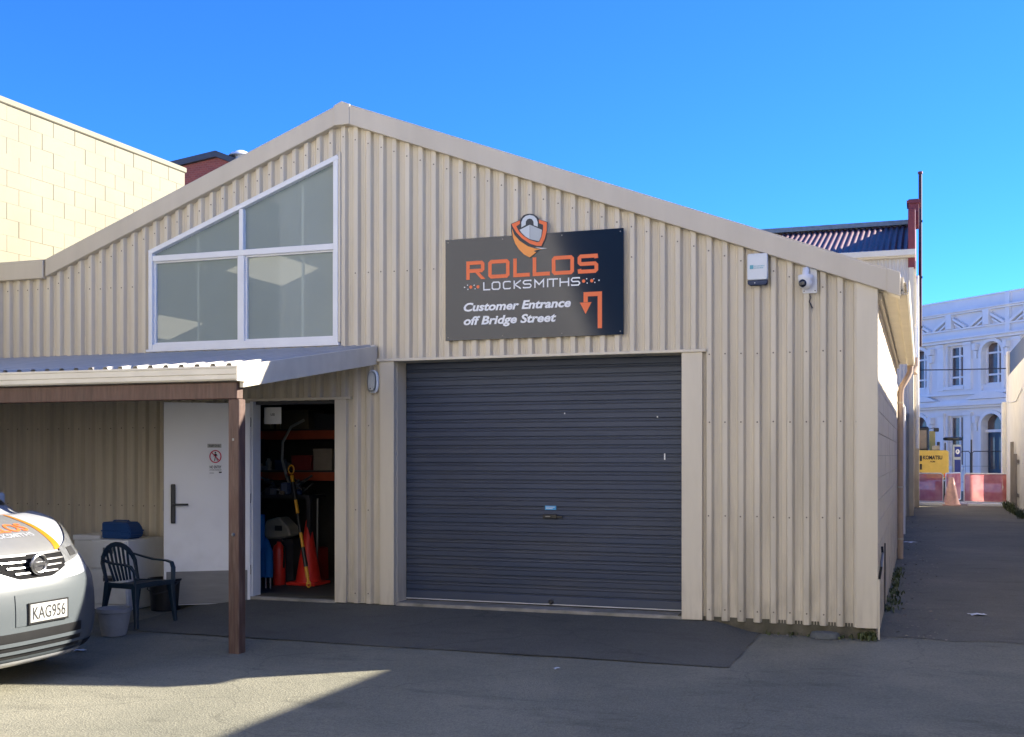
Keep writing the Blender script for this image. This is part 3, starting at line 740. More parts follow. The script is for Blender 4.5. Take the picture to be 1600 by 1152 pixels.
# ================================================================== things on the wall
al = thing('alarm_box', 'white alarm siren box with a blue base under the right eave', 'alarm', (-1.015, -.04, 3.0))
M_alw = mat('alarm_white', (.66, .70, .72), .4, .03)
def roundpoly(cx_, cz_, w, h, r, n=4):
    P = []
    for qx, qz, a0 in ((1, 1, 0), (-1, 1, 90), (-1, -1, 180), (1, -1, 270)):
        for k in range(n + 1):
            t = R(a0 + 90 * k / n); P.append((cx_ + qx * (w / 2 - r) + r * math.cos(t), cz_ + qz * (h / 2 - r) + r * math.sin(t)))
    return P
XZ = lambda a, b, d: (a, d, b)
MB().prism(roundpoly(-1.012, 3.185, .178, .235, .018), XZ, -.115, -.043).build('cover', M_alw, al, bevel=.006)
MB().prism([(-1.101, 3.066), (-.923, 3.066), (-.926, 3.035), (-.945, 3.022), (-1.079, 3.022), (-1.098, 3.035)], XZ, -.108, -.043).build('strobe_base', mat('alarm_blue', (.004, .022, .075), .5), al, bevel=.004)
MB().lathe([(.006, 0), (.004, .004)], (-1.035, -.109, 3.042), 8, 'y').build('led', M_alw, al)
M_teal = mat('teal_print', (.10, .36, .45), .5)
MB().box(-1.078, -1.045, -.117, -.1155, 3.165, 3.2).build('printed_logo', M_teal, al)
t_ = MB()
for k, (w_, zz) in enumerate(((.085, 3.189), (.078, 3.172))):
    u = -1.037
    while u < -1.037 + w_: t_.box(u, u + random.uniform(.005, .009), -.117, -.1155, zz - .004, zz + .005); u += .0115
stuff(t_.build('printed_lettering', M_teal, al))
sc_ = thing('security_camera', 'white dome security camera on a bracket right of the alarm box', 'camera', (-.57, -.04, 2.94))
M_camw = mat('camera_white', (.74, .75, .76), .3, .02)
MB().prism(roundpoly(-.563, 3.052, .125, .235, .012), XZ, -.050, -.043).build('base_plate', M_camw, sc_, bevel=.004)
MB().tube([(-.585, -.045, 3.12), (-.588, -.09, 3.135), (-.590, -.125, 3.12), (-.590, -.135, 3.08)], [.028, .03, .03, .03], 12).build('arm', M_camw, sc_, smooth=True)
MB().lathe([(.062, .048), (.068, .040), (.068, .012), (.064, .0)], (-.590, -.135, 3.035), 20).build('housing', M_camw, sc_, smooth=True)
ball = MB(); prof_ = [(.062 * math.sin(R(k * 15)), -.062 * math.cos(R(k * 15))) for k in range(0, 8)]; prof_[0] = (.002, -.062)
ball.lathe(prof_, (-.590, -.135, 3.020), 20); ball.build('dome', M_camw, sc_, smooth=True)
MB().lathe([(.034, 0), (.034, .012), (.026, .016), (.01, .018)], (-.612, -.186, 3.005), 16, 'y').build('lens', mat('camera_lens', (.004, .008, .02), .08), sc_, smooth=True)
for a, b in ((-.612, 3.15), (-.517, 3.15), (-.517, 2.955), (-.612, 2.955)):
    MB().lathe([(.006, 0), (.005, .003)], (a, -.0505, b), 8, 'y').build('screw', M_dark, sc_)
tag(MB().tube([(-.565, -.046, 2.93), (-.555, -.048, 2.895), (-.567, -.05, 2.86), (-.555, -.052, 2.835), (-.540, -.05, 2.80)], [.004, .004, .005, .008, .008], 6).build('cable_stub', M_dark),
    'short loose cable end dangling below the security camera', 'cable')
bl = thing('bulkhead_light', 'oval white bulkhead light under the canopy end', 'lamp', (-4.838, -.04, 2.15))
def oval(w, h, n=24): return [(-4.842 + w / 2 * math.copysign(abs(math.cos(t)) ** .75, math.cos(t)), 2.245 + h / 2 * math.copysign(abs(math.sin(t)) ** .75, math.sin(t))) for t in [2 * math.pi * k / n for k in range(n)]]
MB().prism(oval(.125, .235), XZ, -.080, -.043).build('housing', M_alw, bl, bevel=.008)
MB().prism(oval(.10, .205), XZ, -.105, -.081).build('diffuser', mat('frosted_diffuser', (.50, .52, .50), .3), bl, bevel=.012, segs=2)
MB().lathe([(.008, 0), (.007, .003)], (-4.852, -.106, 2.172), 8, 'y').build('screw', M_dark, bl)

# ================================================================== things under the canopy
M_filing = mat('filing_cabinet_paint', (.74, .74, .71), .45, .05, 3)
add_dirt(M_filing, (.25, .23, .2), -.1, .8, .3, 4, (1, 1, 1))
fc = thing('filing_cabinet', 'white two-drawer filing cabinet with the blue tool case on top', 'cabinet', (-7.56, -.38, GZ))
fx0, fx1, fy0, fy1 = -7.80, -7.335, -.70, -.09
MB().box(fx0, fx1, fy0 + .02, fy1, GZ, .625).build('carcass', M_filing, fc, bevel=.006)
for za, zb in ((.33, .605), (-.04, .315)):
    d = MB().box(fx0 + .012, fx1 - .012, fy0, fy0 + .03, za, zb).build('drawer', M_filing, fc, bevel=.005)
    MB().box(fx0 + .17, fx1 - .17, fy0 - .008, fy0, zb - .12, zb - .06).build('handle_recess', M_steel, d)
    MB().box(fx0 + .18, fx1 - .18, fy0 - .012, fy0 - .008, zb - .11, zb - .085).build('handle_shadow_slot', M_dark, d)
    MB().box(fx0 + .19, fx1 - .19, fy0 - .006, fy0, zb - .05, zb - .02).build('label_holder', M_white, d)
cb2 = thing('white_carton', 'white box half hidden behind the filing cabinet', 'box', (-8.0, -.30, GZ))
MB().box(-8.16, -7.815, -.52, -.08, GZ, .60).build('body', M_filing, cb2, bevel=.006)
MB().box(-8.17, -7.81, -.53, -.07, .60, .655).build('lid', M_white, cb2, bevel=.006)
bt = thing('blue_tool_case', 'blue plastic tool case standing on the filing cabinet', 'tool case', (-7.58, -.42, .626))
M_blue = mat('blue_plastic', (.012, .06, .20), .45, .08)
bt_y = lambda a, b, d: (a, d, b)
MB().prism([(-7.77, .626), (-7.44, .626), (-7.40, .66), (-7.41, .735), (-7.46, .80), (-7.77, .80)], bt_y, -.56, -.34).build('shell', M_blue, bt, bevel=.012, segs=2)
MB().box(-7.775, -7.40, -.566, -.335, .70, .715).build('lid_seam', M_blue, bt, bevel=.003)
MB().box(-7.52, -7.42, -.575, -.561, .66, .70).build('latch', M_blue, bt, bevel=.004)
MB().sweep([(-7.70, -.45, .80), (-7.68, -.45, .815), (-7.52, -.45, .815), (-7.50, -.45, .80)], .03, .012).build('carry_handle', M_blue, bt)
cr = thing('black_bin', 'black plastic bin in the corner behind the plastic chair', 'bin', (-7.02, -.45, GZ))
MB().lathe([(.15, 0), (.17, .30), (.185, .31), (.185, .33), (.16, .33), (.14, .02)], (-7.02, -.48, GZ), 16).build('tub', M_black, cr, smooth=True)
MB().tube([(-7.2, -.48, GZ + .32), (-7.16, -.60, GZ + .22), (-7.02, -.67, GZ + .18), (-6.88, -.60, GZ + .22), (-6.84, -.48, GZ + .32)], .006, 6).build('bail', M_dark, cr)
# plant pot
pot = thing('plant_pot', 'empty pale grey plant pot on the asphalt beside the van', 'pot', (-6.40, -2.06, GZ))
M_pot = mat('pot_clay', (.27, .265, .25), .8, .15, 6, .2, 50)
MB().lathe([(.098, 0), (.104, .004), (.128, .12), (.142, .205), (.150, .21), (.152, .245), (.140, .247), (.134, .21), (.11, .06), (.01, .055)], (-6.40, -2.06, GZ), 28).build('bowl', M_pot, pot, smooth=True)
MB().lathe([(.118, .165), (.02, .175)], (-6.40, -2.06, GZ), 20).build('soil', mat('dry_soil', (.06, .045, .03), .95, .3, 30), pot)

# monobloc chair
M_chair = mat('dark_green_plastic', (.008, .024, .040), .38, .1)
ch = thing('plastic_chair', 'dark teal plastic garden armchair facing right under the canopy', 'chair', (-6.62, -1.46, GZ + .004), R(-8)); ch.scale = (.92, .92, .94)
cl = dict(local=True)
def leg(xa, ya, xb, yb, zt): return MB().sweep([(xa, ya, 0), ((xa + xb) / 2, (ya + yb) / 2, zt / 2), (xb, yb, zt)], [.034, .048, .07], [.034, .044, .06], up=(0, 1, 0)).build('leg', M_chair, ch, bevel=.006, **cl)
leg(.27, -.27, .22, -.24, .43); leg(.27, .27, .22, .24, .43); leg(-.26, -.23, -.19, -.2, .43); leg(-.26, .23, -.19, .2, .43)
rows = []
for i in range(9):
    xx = -.20 + .44 * i / 8; row = []
    for j in range(9):
        yy = (-.24 + .48 * j / 8) * (.86 + .14 * i / 8)
        row.append((xx, yy, .425 - .018 * math.cos(yy * 5) + (.0 if i < 7 else -.012 * (i - 6)) + .02 * (i / 8)))
    rows.append(row)
seat = MB().grid(rows); seat.grid([[(p[0], p[1], p[2] - .012) for p in r_] for r_ in rows]); 
seat = seat.build('seat', M_chair, ch, smooth=True, **cl)
MB().sweep([(.245, -.25, .415), (.25, 0, .425), (.245, .25, .415)], .02, .05).build('seat_apron', M_chair, ch, bevel=.004, **cl)
for s_ in (-1, 1): MB().sweep([(-.2, s_ * .21, .405), (.02, s_ * .235, .41), (.24, s_ * .245, .41)], .02, .05).build('seat_apron', M_chair, ch, bevel=.004, **cl)
def backx(z): return -.20 - (z - .42) * .28
fr = []
for k in range(13):
    t = math.pi * k / 12; fr.append((backx(.56 + .235 * math.sin(t)) if 0 < k < 12 else backx(.42), -.225 * math.cos(t) if 0 < k < 12 else -.21 * math.cos(t), .56 + .235 * math.sin(t) if 0 < k < 12 else .42))
MB().sweep(fr, [.035] + [.05] * 11 + [.035], .018, up=(1, 0, 0)).build('back_frame', M_chair, ch, smooth=False, bevel=.004, **cl)
for k in range(6):
    y = -.14 + .056 * k; zt = .56 + .225 * math.sqrt(max(0, 1 - (y / .225) ** 2)); w0 = y * .75
    MB().sweep([(backx(.43), w0, .43), (backx(.6) - .008, y * .92, .6), (backx(zt), y, zt)], .026, .009, up=(1, 0, 0)).build('back_slat', M_chair, ch, **cl)
for s_ in (-1, 1):
    MB().sweep([(backx(.68), s_ * .205, .69), (-.2, s_ * .262, .66), (-.06, s_ * .285, .632), (.12, s_ * .29, .625), (.20, s_ * .282, .61), (.235, s_ * .27, .56), (.24, s_ * .262, .42)], [.03, .045, .05, .05, .048, .045, .045], [.016, .016, .016, .016, .018, .02, .02]).build('armrest', M_chair, ch, bevel=.004, **cl)

# ================================================================== store room contents
FZ = .001
rk = thing('storage_rack', 'orange steel storage rack inside the dark doorway', 'rack', (-6.6, 1.95, FZ))
for xx in (-7.55, -5.99):
    for yy in (1.70, 2.25): MB().box(xx - .03, xx + .03, yy - .03, yy + .03, FZ, 2.35).build('upright', M_dark, rk)
for zz in (1.30, 1.80):
    for yy in (1.66, 2.24): MB().box(-7.52, -6.02, yy - .02, yy + .02, zz - .10, zz).build('beam', M_orange, rk)
    MB().box(-7.52, -6.02, 1.68, 2.26, zz, zz + .02).build('shelf', M_dark, rk)
def carton(nm, x0, x1, y0, y1, z0, z1, col, lab, cat='box'):
    o = tag(MB().box(x0, x1, y0, y1, z0, z1).box(x0 - .004, x1 + .004, y0 - .004, y1 + .004, z1 - .03, z1 + .003).build(nm, mat(nm + '_paint', col, .6), None, bevel=.003), lab, cat)
    return o
carton('carton', -6.55, -6.30, 1.75, 2.0, 1.322, 1.58, (.26, .22, .18), 'pale carton on the middle shelf of the rack')
carton('brown_box', -6.98, -6.60, 1.72, 2.1, 1.822, 2.05, (.14, .11, .07), 'brown box on the top shelf of the rack')
carton('black_case', -6.52, -6.05, 1.72, 2.1, 1.822, 2.0, (.02, .022, .03), 'black case on the top shelf of the rack', 'case')
carton('red_toolbox', -6.85, -6.58, 1.75, 2.0, 1.322, 1.50, (.20, .02, .02), 'dark red toolbox on the middle shelf of the rack', 'toolbox')
carton('cardboard_box', -5.78, -5.35, 1.9, 2.3, FZ, .55, (.10, .07, .05), 'cardboard box on the floor right of the traffic cone')
no = thing('paper_notice', 'white notice hanging inside the doorway at top left', 'notice', (-6.22, .3, 1.9))
MB().box(-6.33, -6.12, .30, .304, 1.84, 2.02).build('sheet', M_white, no)
t_ = MB(); add_text(t_, 'USE', -6.25, -6.2, 1.93, 1.955, lambda u, v: (u, .299, v), .02); t_.build('lettering', M_ink, no)
cn = thing('traffic_cone', 'red traffic cone standing on the store room floor', 'cone', (-6.36, 1.30, FZ))
M_conered = mat('cone_red', (.72, .035, .025), .45, .08)
MB().box(-6.55, -6.17, 1.11, 1.49, FZ, FZ + .035).build('base', M_conered, cn, bevel=.01)
MB().lathe([(.155, .035), (.145, .06), (.028, .74), (.022, .75), (.015, .74)], (-6.36, 1.30, FZ), 24).build('body', M_conered, cn, smooth=True)
fe = thing('fire_extinguisher', 'red fire extinguisher on the store room floor left of the cone', 'extinguisher', (-6.56, 1.0, FZ))
MB().lathe([(.07, 0), (.075, .02), (.075, .40), (.06, .45), (.025, .48), (.025, .50)], (-6.66, 1.15, FZ), 18).build('cylinder', M_red, fe, smooth=True)
MB().box(-6.69, -6.60, 1.13, 1.17, FZ + .50, FZ + .53).build('valve', M_dark, fe, bevel=.005)
MB().tube([(-6.62, 1.14, FZ + .51), (-6.57, 1.12, FZ + .45), (-6.58, 1.12, FZ + .2)], .012, 8).build('hose', M_black, fe)
bg_ = thing('blue_folding_chair', 'folded bright blue camp chair leaning inside the doorway', 'chair', (-6.66, .75, FZ))
M_bb = mat('bright_blue_cloth', (.01, .16, .42), .7, .1)
for dx, t1 in ((0, .82), (.07, .55), (.13, .52)):
    MB().tube([(-6.70 + dx * .9, .80, FZ + .12), (-6.72 + dx * .8, .84, FZ + .4), (-6.745 + dx * .4, .92, FZ + t1)], [.05, .055, .035], 10).build('cloth', M_bb, bg_, smooth=True)
    MB().tube([(-6.685 + dx, .79, FZ), (-6.69 + dx, .80, FZ + .14)], .009, 6).build('leg_tube', M_steel, bg_)
wlk = thing('steering_lock', 'yellow and black steering wheel lock bar leaning before the cone', 'lock', (-6.13, .9, FZ))
pA, pB = Vector((-6.10, .85, .06)), Vector((-6.44, 1.05, 1.32))
M_yel = mat('yellow_plastic', (.75, .36, .02), .4)
for a, b, r_, mt, nm in ((.0, .06, .016, M_yel, 'hook'), (.06, .15, .02, M_yel, 'grip'), (.15, .32, .024, M_black, 'shaft'), (.32, .45, .018, M_yel, 'grip'), (.45, .62, .02, M_black, 'shaft'), (.62, .74, .02, M_yel, 'grip'), (.74, .9, .024, M_black, 'shaft'), (.9, .96, .022, M_yel, 'grip')):
    MB().tube([pA.lerp(pB, a), pA.lerp(pB, b)], r_, 10).build(nm, mt, wlk)
for c_, rr_ in ((pA + Vector((.0, 0, -.0)), .035), (pB + Vector((-.0, 0, .02)), .05)):
    MB().tube([c_ + Vector((rr_ * .7 * math.cos(k * .5236), 0, rr_ * math.sin(k * .5236))) for k in range(13)], .008, 6).build('loop', M_yel, wlk)
gm = thing('grey_machine', 'grey bench machine on a stool inside the doorway', 'machine', (-6.75, 1.2, FZ))
MB().box(-6.92, -6.55, 1.28, 1.6, FZ, .52).build('stool', M_dark, gm)
MB().prism([(-6.95, .60), (-6.90, .74), (-6.74, .78), (-6.60, .66), (-6.57, .56), (-6.72, .52), (-6.9, .52)], XZ, 1.25, 1.5).build('body', mat('machine_grey', (.30, .28, .22), .5), gm, bevel=.02)
MB().box(-6.77, -6.68, 1.235, 1.25, .62, .68).build('panel', M_dark, gm)
tag(MB().tube([(-6.50, 1.45, 1.92), (-6.66, 1.42, 1.84), (-6.76, 1.40, 1.66), (-6.77, 1.40, 1.45), (-6.71, 1.40, 1.25), (-6.62, 1.40, 1.06)], .017, 8).build('grey_hose', mat('hose_grey', (.33, .33, .31), .5), smooth=True), 'thin grey hose curving down in front of the rack', 'hose')
jk = MB()
for k in range(34):
    c_ = Vector((random.uniform(-7.0, -6.5), random.uniform(1.35, 1.6), random.uniform(1.08, 1.2)))
    d = Vector((random.uniform(-.14, .14), random.uniform(-.05, .05), random.uniform(-.04, .1)))
    jk.tube([c_ - d, c_ + d], random.uniform(.006, .014), 5)
def junk_pile(nm, x0, x1, y0, y1, z, n, lab, cols):
    t = thing(nm, lab, 'clutter', ((x0 + x1) / 2, (y0 + y1) / 2, z))
    for k in range(n):
        w, d, h = random.uniform(.04, .12), random.uniform(.04, .12), random.uniform(.04, .16); x, y = random.uniform(x0, x1), random.uniform(y0, y1)
        T_ = Matrix.Translation((x, y, z)) @ Matrix.Rotation(random.uniform(-.7, .7), 4, 'Z')
        if k % 3: MB().box(-w / 2, w / 2, -d / 2, d / 2, 0, h, 0, T_).build('small_box', cols[k % len(cols)], t, bevel=.004)
        else: MB().lathe([(w * .35, 0), (w * .38, h * .7), (w * .2, h * .85), (w * .2, h)], (x, y, z), 10).build('tin', cols[(k + 1) % len(cols)], t, smooth=True)
    return t
jm = [mat('clutter_grey', (.16, .16, .17), .6), mat('clutter_dark', (.03, .03, .04), .5), mat('clutter_tan', (.22, .17, .11), .7), mat('clutter_blue', (.03, .06, .14), .5), mat('clutter_pale', (.34, .33, .30), .6)]
junk_pile('shelf_clutter', -7.4, -6.9, 1.75, 2.2, 1.322, 12, 'tins and small boxes crowding the left of the middle shelf', jm)
junk_pile('top_shelf_clutter', -7.4, -7.05, 1.75, 2.2, 1.822, 8, 'tins and small boxes on the left of the top shelf', jm)
junk_pile('floor_clutter', -6.15, -5.6, 1.7, 2.3, FZ, 12, 'jumble of small boxes on the floor behind the cone', jm)
junk_pile('bench_clutter', -7.1, -6.4, 1.28, 1.55, 1.041, 14, 'jumble of tins and boxes on the work bench', jm)
wb = thing('work_bench', 'dark work bench with tools inside the doorway', 'bench', (-6.8, 1.4, FZ))
MB().box(-7.3, -6.30, 1.22, 1.62, 1.0, 1.04).build('top', M_dark, wb)
for xx in (-7.25, -6.36): MB().box(xx, xx + .05, 1.26, 1.31, FZ, 1.0).build('leg', M_dark, wb)
stuff(jk.build('loose_tools', M_steel, wb))
ps = thing('grey_crutch', 'thin grey steel handle standing up behind the cone', 'handle', (-6.35, 1.5, FZ))
MB().tube([(-6.56, 1.5, .99), (-6.36, 1.5, 1.03), (-6.35, 1.5, 1.0), (-6.36, 1.5, FZ)], .013, 8).build('tube', M_steel, ps)
mr_ = thing('red_crate', 'dark red crate beside the extinguisher on the store room floor', 'crate', (-6.5, 1.05, FZ))
MB().prism([(-6.57, FZ), (-6.42, FZ), (-6.43, .38), (-6.50, .40)], XZ, 1.55, 1.9).build('body', mat('crate_red', (.30, .02, .02), .5), mr_, bevel=.006)
MB().box(-6.54, -6.46, 1.44, 1.5, .16, .42).build('handle_panel', mat('crate_grey', (.3, .29, .27), .5), mr_)

# ================================================================== neighbouring buildings
# --- yellow block building on the left
yb = thing('yellow_block_building', 'tall pale yellow painted block building left of the shed', 'building', (-10.2, 0, GZ))
MB().box(-19, -10.206, -7, 4.27, GZ - .2, 5.80).build('wall', M_yjoint, yb)
MB().box(-19.03, -10.17, -7.03, 4.30, 5.80, 5.88).build('coping', M_yellow, yb, bevel=.012)
YB = block_mesh('block', .02, .394, .193, M_yellow)
for c in range(13):
    z = 5.80 - .1 - c * .2
    y = 4.27
    first = .2 if c % 2 else .4
    k = 0
    while y > -.35:
        ln = first if k == 0 else .4
        # painted-over blocks: most joints are nearly closed, some stay open
        open_ = .986 if random.random() < .72 else .975
        part('block', YB, yb, (-.002 + random.uniform(-.003, .002), y - ln / 2, z - GZ), None, (1, (ln / .394) * open_, 1.036 * (.992 if c % 4 else .985)))
        y -= ln; k += 1
MB().box(-10.206, -10.196, -7, -.36, GZ, 5.80).build('plaster_face', M_yellow, yb)
MB().box(-10.206, -10.196, -.36, 4.27, GZ, 3.19).build('plaster_face', M_yellow, yb)
# --- brick building behind
M_brick = bpy.data.materials.new('red_brick'); M_brick.use_nodes = True
nt = M_brick.node_tree; b_ = nt.nodes['Principled BSDF']; b_.inputs['Roughness'].default_value = .85
tx = nt.nodes.new('ShaderNodeTexBrick'); tx.inputs['Scale'].default_value = 4.3
tx.inputs['Color1'].default_value = (.30, .075, .055, 1); tx.inputs['Color2'].default_value = (.22, .055, .045, 1); tx.inputs['Mortar'].default_value = (.27, .13, .11, 1)
tx.inputs['Mortar Size'].default_value = .018
ge = nt.nodes.new('ShaderNodeNewGeometry'); sxx = nt.nodes.new('ShaderNodeSeparateXYZ'); cmb = nt.nodes.new('ShaderNodeCombineXYZ')
ad_ = nt.nodes.new('ShaderNodeMath'); nt.links.new(ge.outputs['Position'], sxx.inputs[0])
nt.links.new(sxx.outputs[0], ad_.inputs[0]); nt.links.new(sxx.outputs[1], ad_.inputs[1]); nt.links.new(ad_.outputs[0], cmb.inputs[0]); nt.links.new(sxx.outputs[2], cmb.inputs[1])
nt.links.new(cmb.outputs[0], tx.inputs['Vector']); nt.links.new(tx.outputs[0], b_.inputs['Base Color'])
M_slate = mat('dark_flashing', (.035, .04, .055), .5, .15)
bb = thing('brick_building', 'red brick gable rising behind the yellow building', 'building', (-16, 16, GZ))
bx = lambda a, b, d: (a, d, b)
gpoly = [(-23.5, 8.85), (-17.55, 9.55), (-14.0, 8.1), (-14.0, -.2), (-23.5, -.2)]
MB().prism(gpoly, bx, 16.0, 24.0).build('wall', M_brick, bb)
for (xa, za), (xb, zb) in (((-23.7, 8.83), (-17.55, 9.56)), ((-17.55, 9.56), (-13.9, 8.07))):
    MB().prism([(xa, za), (xb, zb), (xb, zb + .16), (xa, za + .16)], bx, 15.9, 24.1).build('barge_flashing', M_slate, bb)
cw = thing('roof_cowl', 'white metal vent cowl on the brick building roof', 'vent', (-17.2, 16.6, 9.3))
MB().lathe([(.16, 0), (.16, .55)], (-17.2, 16.6, 9.2), 14).build('stack', M_white, cw, smooth=True)
MB().lathe([(.34, .0), (.31, .05), (.10, .15), (.01, .17)], (-17.2, 16.6, 9.70), 18).build('hood', M_alu, cw, smooth=True)

# --- rear building along the alley
M_rwall = mat('rear_wall_paint', (.50, .47, .42), .6, .08, 2); M_maroon = mat('maroon_roof', (.105, .038, .042), .5, .2, 2)
add_dirt(M_maroon, (.30, .17, .15), 0, 12, .6, 1.2, (1, 3, 1))
M_mparapet = mat('maroon_paint', (.16, .025, .03), .6, .15)
M_render = mat('cream_render', (.66, .59, .45), .8, .1, 2, .2, 20); add_dirt(M_render, (.42, .30, .13), 0, 8, .5, .8, (1, 1, .4))
rb = thing('rear_building', 'two-storey building with maroon corrugated roof behind the shed', 'building', (.16, 21.8, GZ))
xs = []; rows = []
x = -9.0
while x < .12:
    rows.append([(x, 21.8 + .012 * math.cos(x / .1 * 2 * math.pi), GZ - .1), (x, 21.8 + .012 * math.cos(x / .1 * 2 * math.pi), 6.75)]); x += .025
MB().grid(rows).build('front_cladding', M_rwall, rb, smooth=True)
MB().box(-9, .155, 21.83, 29.0, GZ - .2, 6.75).build('walls', M_render, rb)
MB().box(.06, .17, 21.76, 21.86, GZ - .1, 6.75).build('corner_board', M_render, rb)
MB().box(-9.1, .22, 21.45, 21.56, 6.78, 6.94).build('gutter', M_creampaint, rb, bevel=.01)
MB().box(-9.1, .2, 21.56, 21.82, 6.755, 6.78).build('soffit', M_creampaint, rb)
rows = []; x = -9.05
while x < .02:
    d = .03 * math.cos(x / .16 * 2 * math.pi); rows.append([(x, 21.5, 6.90 + d), (x, 26.2, 8.45 + d)]); x += .02
MB().grid(rows).build('front_roof', M_maroon, rb, smooth=True)
MB().quad((-9.05, 26.2, 8.45), (.02, 26.2, 8.45), (.02, 29.2, 7.4), (-9.05, 29.2, 7.4)).build('back_roof', M_maroon, rb)
MB().box(-9.1, .05, 26.0, 26.4, 8.46, 8.60).build('ridge_capping', mat('weathered_lead', (.22, .25, .24), .6, .2), rb)
MB().prism([(21.75, 6.5), (21.75, 8.05), (22.6, 8.2), (26.2, 8.75), (29, 8.0), (29, 6.5)], lambda a, b, d: (d, a, b), .03, .21).build('end_parapet', M_mparapet, rb, bevel=.01)
chm = MB().box(.02, .30, 23.2, 23.9, 7.9, 8.62).build('chimney', M_mparapet, rb, bevel=.01)
MB().box(-.02, .34, 23.15, 23.95, 8.50, 8.58).build('chimney_band', M_mparapet, chm)
MB().box(-.10, .30, 27.0, 29.0, GZ - .2, 6.4).build('side_pier', M_render, rb)
MB().box(.0, .23, 22.0, 22.16, 5.0, 6.7).build('side_pilaster', M_render, rb)
MB().tube([(.25, 24.0, 6.6), (.25, 24.0, 1.7)], .05, 8).build('white_pipe', M_white, rb, smooth=True)
MB().tube([(.23, 22.4, 5.35), (.23, 22.4, 4.15)], .075, 10).build('pipe_sleeve', M_white, rb, smooth=True)
MB().tube([(.23, 22.4, 4.2), (.23, 22.4, 3.9), (.2, 22.2, 3.7)], .06, 8).build('pipe_bend', M_pipe, rb, smooth=True)
MB().tube([(.33, 28.6, 5.0), (.33, 28.6, 10.55)], .055, 8).build('vent_pole', mat('pole_brown', (.05, .022, .026), .6), rb, smooth=True)
MB().tube([(.33, 28.6, 10.55), (.33, 28.6, 10.62)], .075, 8).build('pole_cap', M_mparapet, rb)
for zz in (5.6, 7.2, 9.0): MB().box(.2, .40, 28.54, 28.66, zz, zz + .05).build('pole_bracket', M_dark, rb)
MB().box(-4, -.03, 8.5, 21.78, GZ - .2, 2.55).build('annex_wall', M_render, rb)
MB().box(-4, .0, 8.45, 21.78, 2.55, 2.64).build('annex_coping', M_creampaint, rb)
MB().tube([(.02, 14.2, -.1), (.02, 14.2, 2.5)], .04, 8).build('annex_pipe', M_white, rb, smooth=True)
# --- white building on the right of the alley (casts the shade over the alley and yard)
M_wblock = mat('white_block_paint', (.80, .77, .69), .8, .06, 2, .25, 60); add_dirt(M_wblock, (.34, .33, .2), -.2, 1.0, .6, 2, (1, 2, 1))
rw = thing('white_block_building', 'white painted block building along the right side of the alley', 'building', (2.92, 20, GZ))
MB().box(2.92, 12, -14, 22.0, GZ - .2, 4.02).build('wall', M_wblock, rw)
MB().box(2.88, 12.05, -14.05, 22.0, 4.02, 4.10).build('coping', M_wblock, rw, bevel=.01)
MB().prism([(22.0, -.3), (28.6, -.3), (28.6, 3.98), (22.0, 4.1)], lambda a, b, d: (d, a, b), 2.92, 12).build('gable_wall', M_wblock, rw)
MB().prism([(22.0, 4.02), (28.58, 3.95), (28.58, 4.72), (22.0, 4.72)], lambda a, b, d: (d, a, b), 2.97, 12.1).build('dark_roof', M_slate, rw)
MB().box(2.90, 12, 28.6, 29.2, GZ - .2, 4.78).build('end_pier', M_wblock, rw, bevel=.01)
MB().box(2.78, 2.895, 29.0, 29.5, GZ - .2, 3.2).build('gate_pier', M_wblock, rw, bevel=.01)
MB().tube([(2.90, 23, 3.3), (2.90, 25, 3.05), (2.90, 27, 3.1), (2.90, 28.9, 3.2)], .012, 6).build('wall_cable', M_white, rw)
pg = thing('timber_trellis', 'weathered timber slat gate leaning on the white wall', 'gate', (2.86, 25.5, GZ))
M_oldwood = mat('grey_timber', (.30, .26, .20), .8, .3, 6, .3, 30, stretch=(1, 1, .3))
for k in range(6): MB().box(2.84, 2.87, 24.2 + k * .42, 24.32 + k * .42, GZ, 1.55 + (.35 if k > 2 else 0)).build('slat', M_oldwood, pg)
for zz in (.35, 1.3): MB().box(2.872, 2.90, 24.1, 26.5, zz, zz + .09).build('rail', M_oldwood, pg)
# --- unseen buildings behind the camera, added and shaped for reflections and bounce light
M_opp = mat('bounce_cream_wall', (.82, .78, .70), .8, .06, 1)
ob = thing('unseen_bounce_building', 'unseen cream building behind the camera, shaped for bounce light and sign reflection', 'building', (-25, -18, GZ))
MB().prism([(-60, GZ - .2), (-7.9, GZ - .2), (-7.95, 3.8), (-8.14, 4.76), (-8.92, 6.67), (-11, 13), (-60, 13)], lambda a, b, d: (a, d, b), -20, -18).build('wall', M_opp, ob)  # slanted right edge shapes the pale reflection in the shop sign
for k in range(5):
    xx = -57 + k * 9.5
    w_ = MB().box(xx, xx + 1.6, -18.0, -17.96, 5.6, 7.2).build('window', M_alu, ob)
    MB().box(xx + .1, xx + 1.5, -17.958, -17.95, 5.7, 7.1).build('pane', M_darkglass, w_)
MB().box(-60.2, -10.9, -20.1, -17.8, 13, 13.2).build('coping', M_opp, ob)
ob2 = thing('unseen_bounce_block', 'unseen pale block behind the camera to the right, added for warm bounce light', 'building', (8, -18, GZ))  # added out of view to throw warm sunlight back onto the shed front
MB().box(-5.1, 5, -20, -18, GZ - .2, 12.5).build('wall', M_opp, ob2)
MB().box(-5.2, 5.1, -20.2, -17.8, 12.5, 12.7).build('coping', M_opp, ob2)
for k in range(1): MB().box(-1, 2, -18.0, -17.95, GZ, 3.6).build('loading_door', M_creampaint, ob2)
ob3 = thing('dark_reflection_block', 'unseen dark blue block further behind the camera, added to darken the sign reflection', 'building', (-8, -42, GZ))  # added out of view so the gap mirrors dark in the shop sign
MB().box(-22, 2, -52, -42, GZ - .2, 17).build('wall', mat('reflection_dark_blue', (.012, .035, .085), .6), ob3)
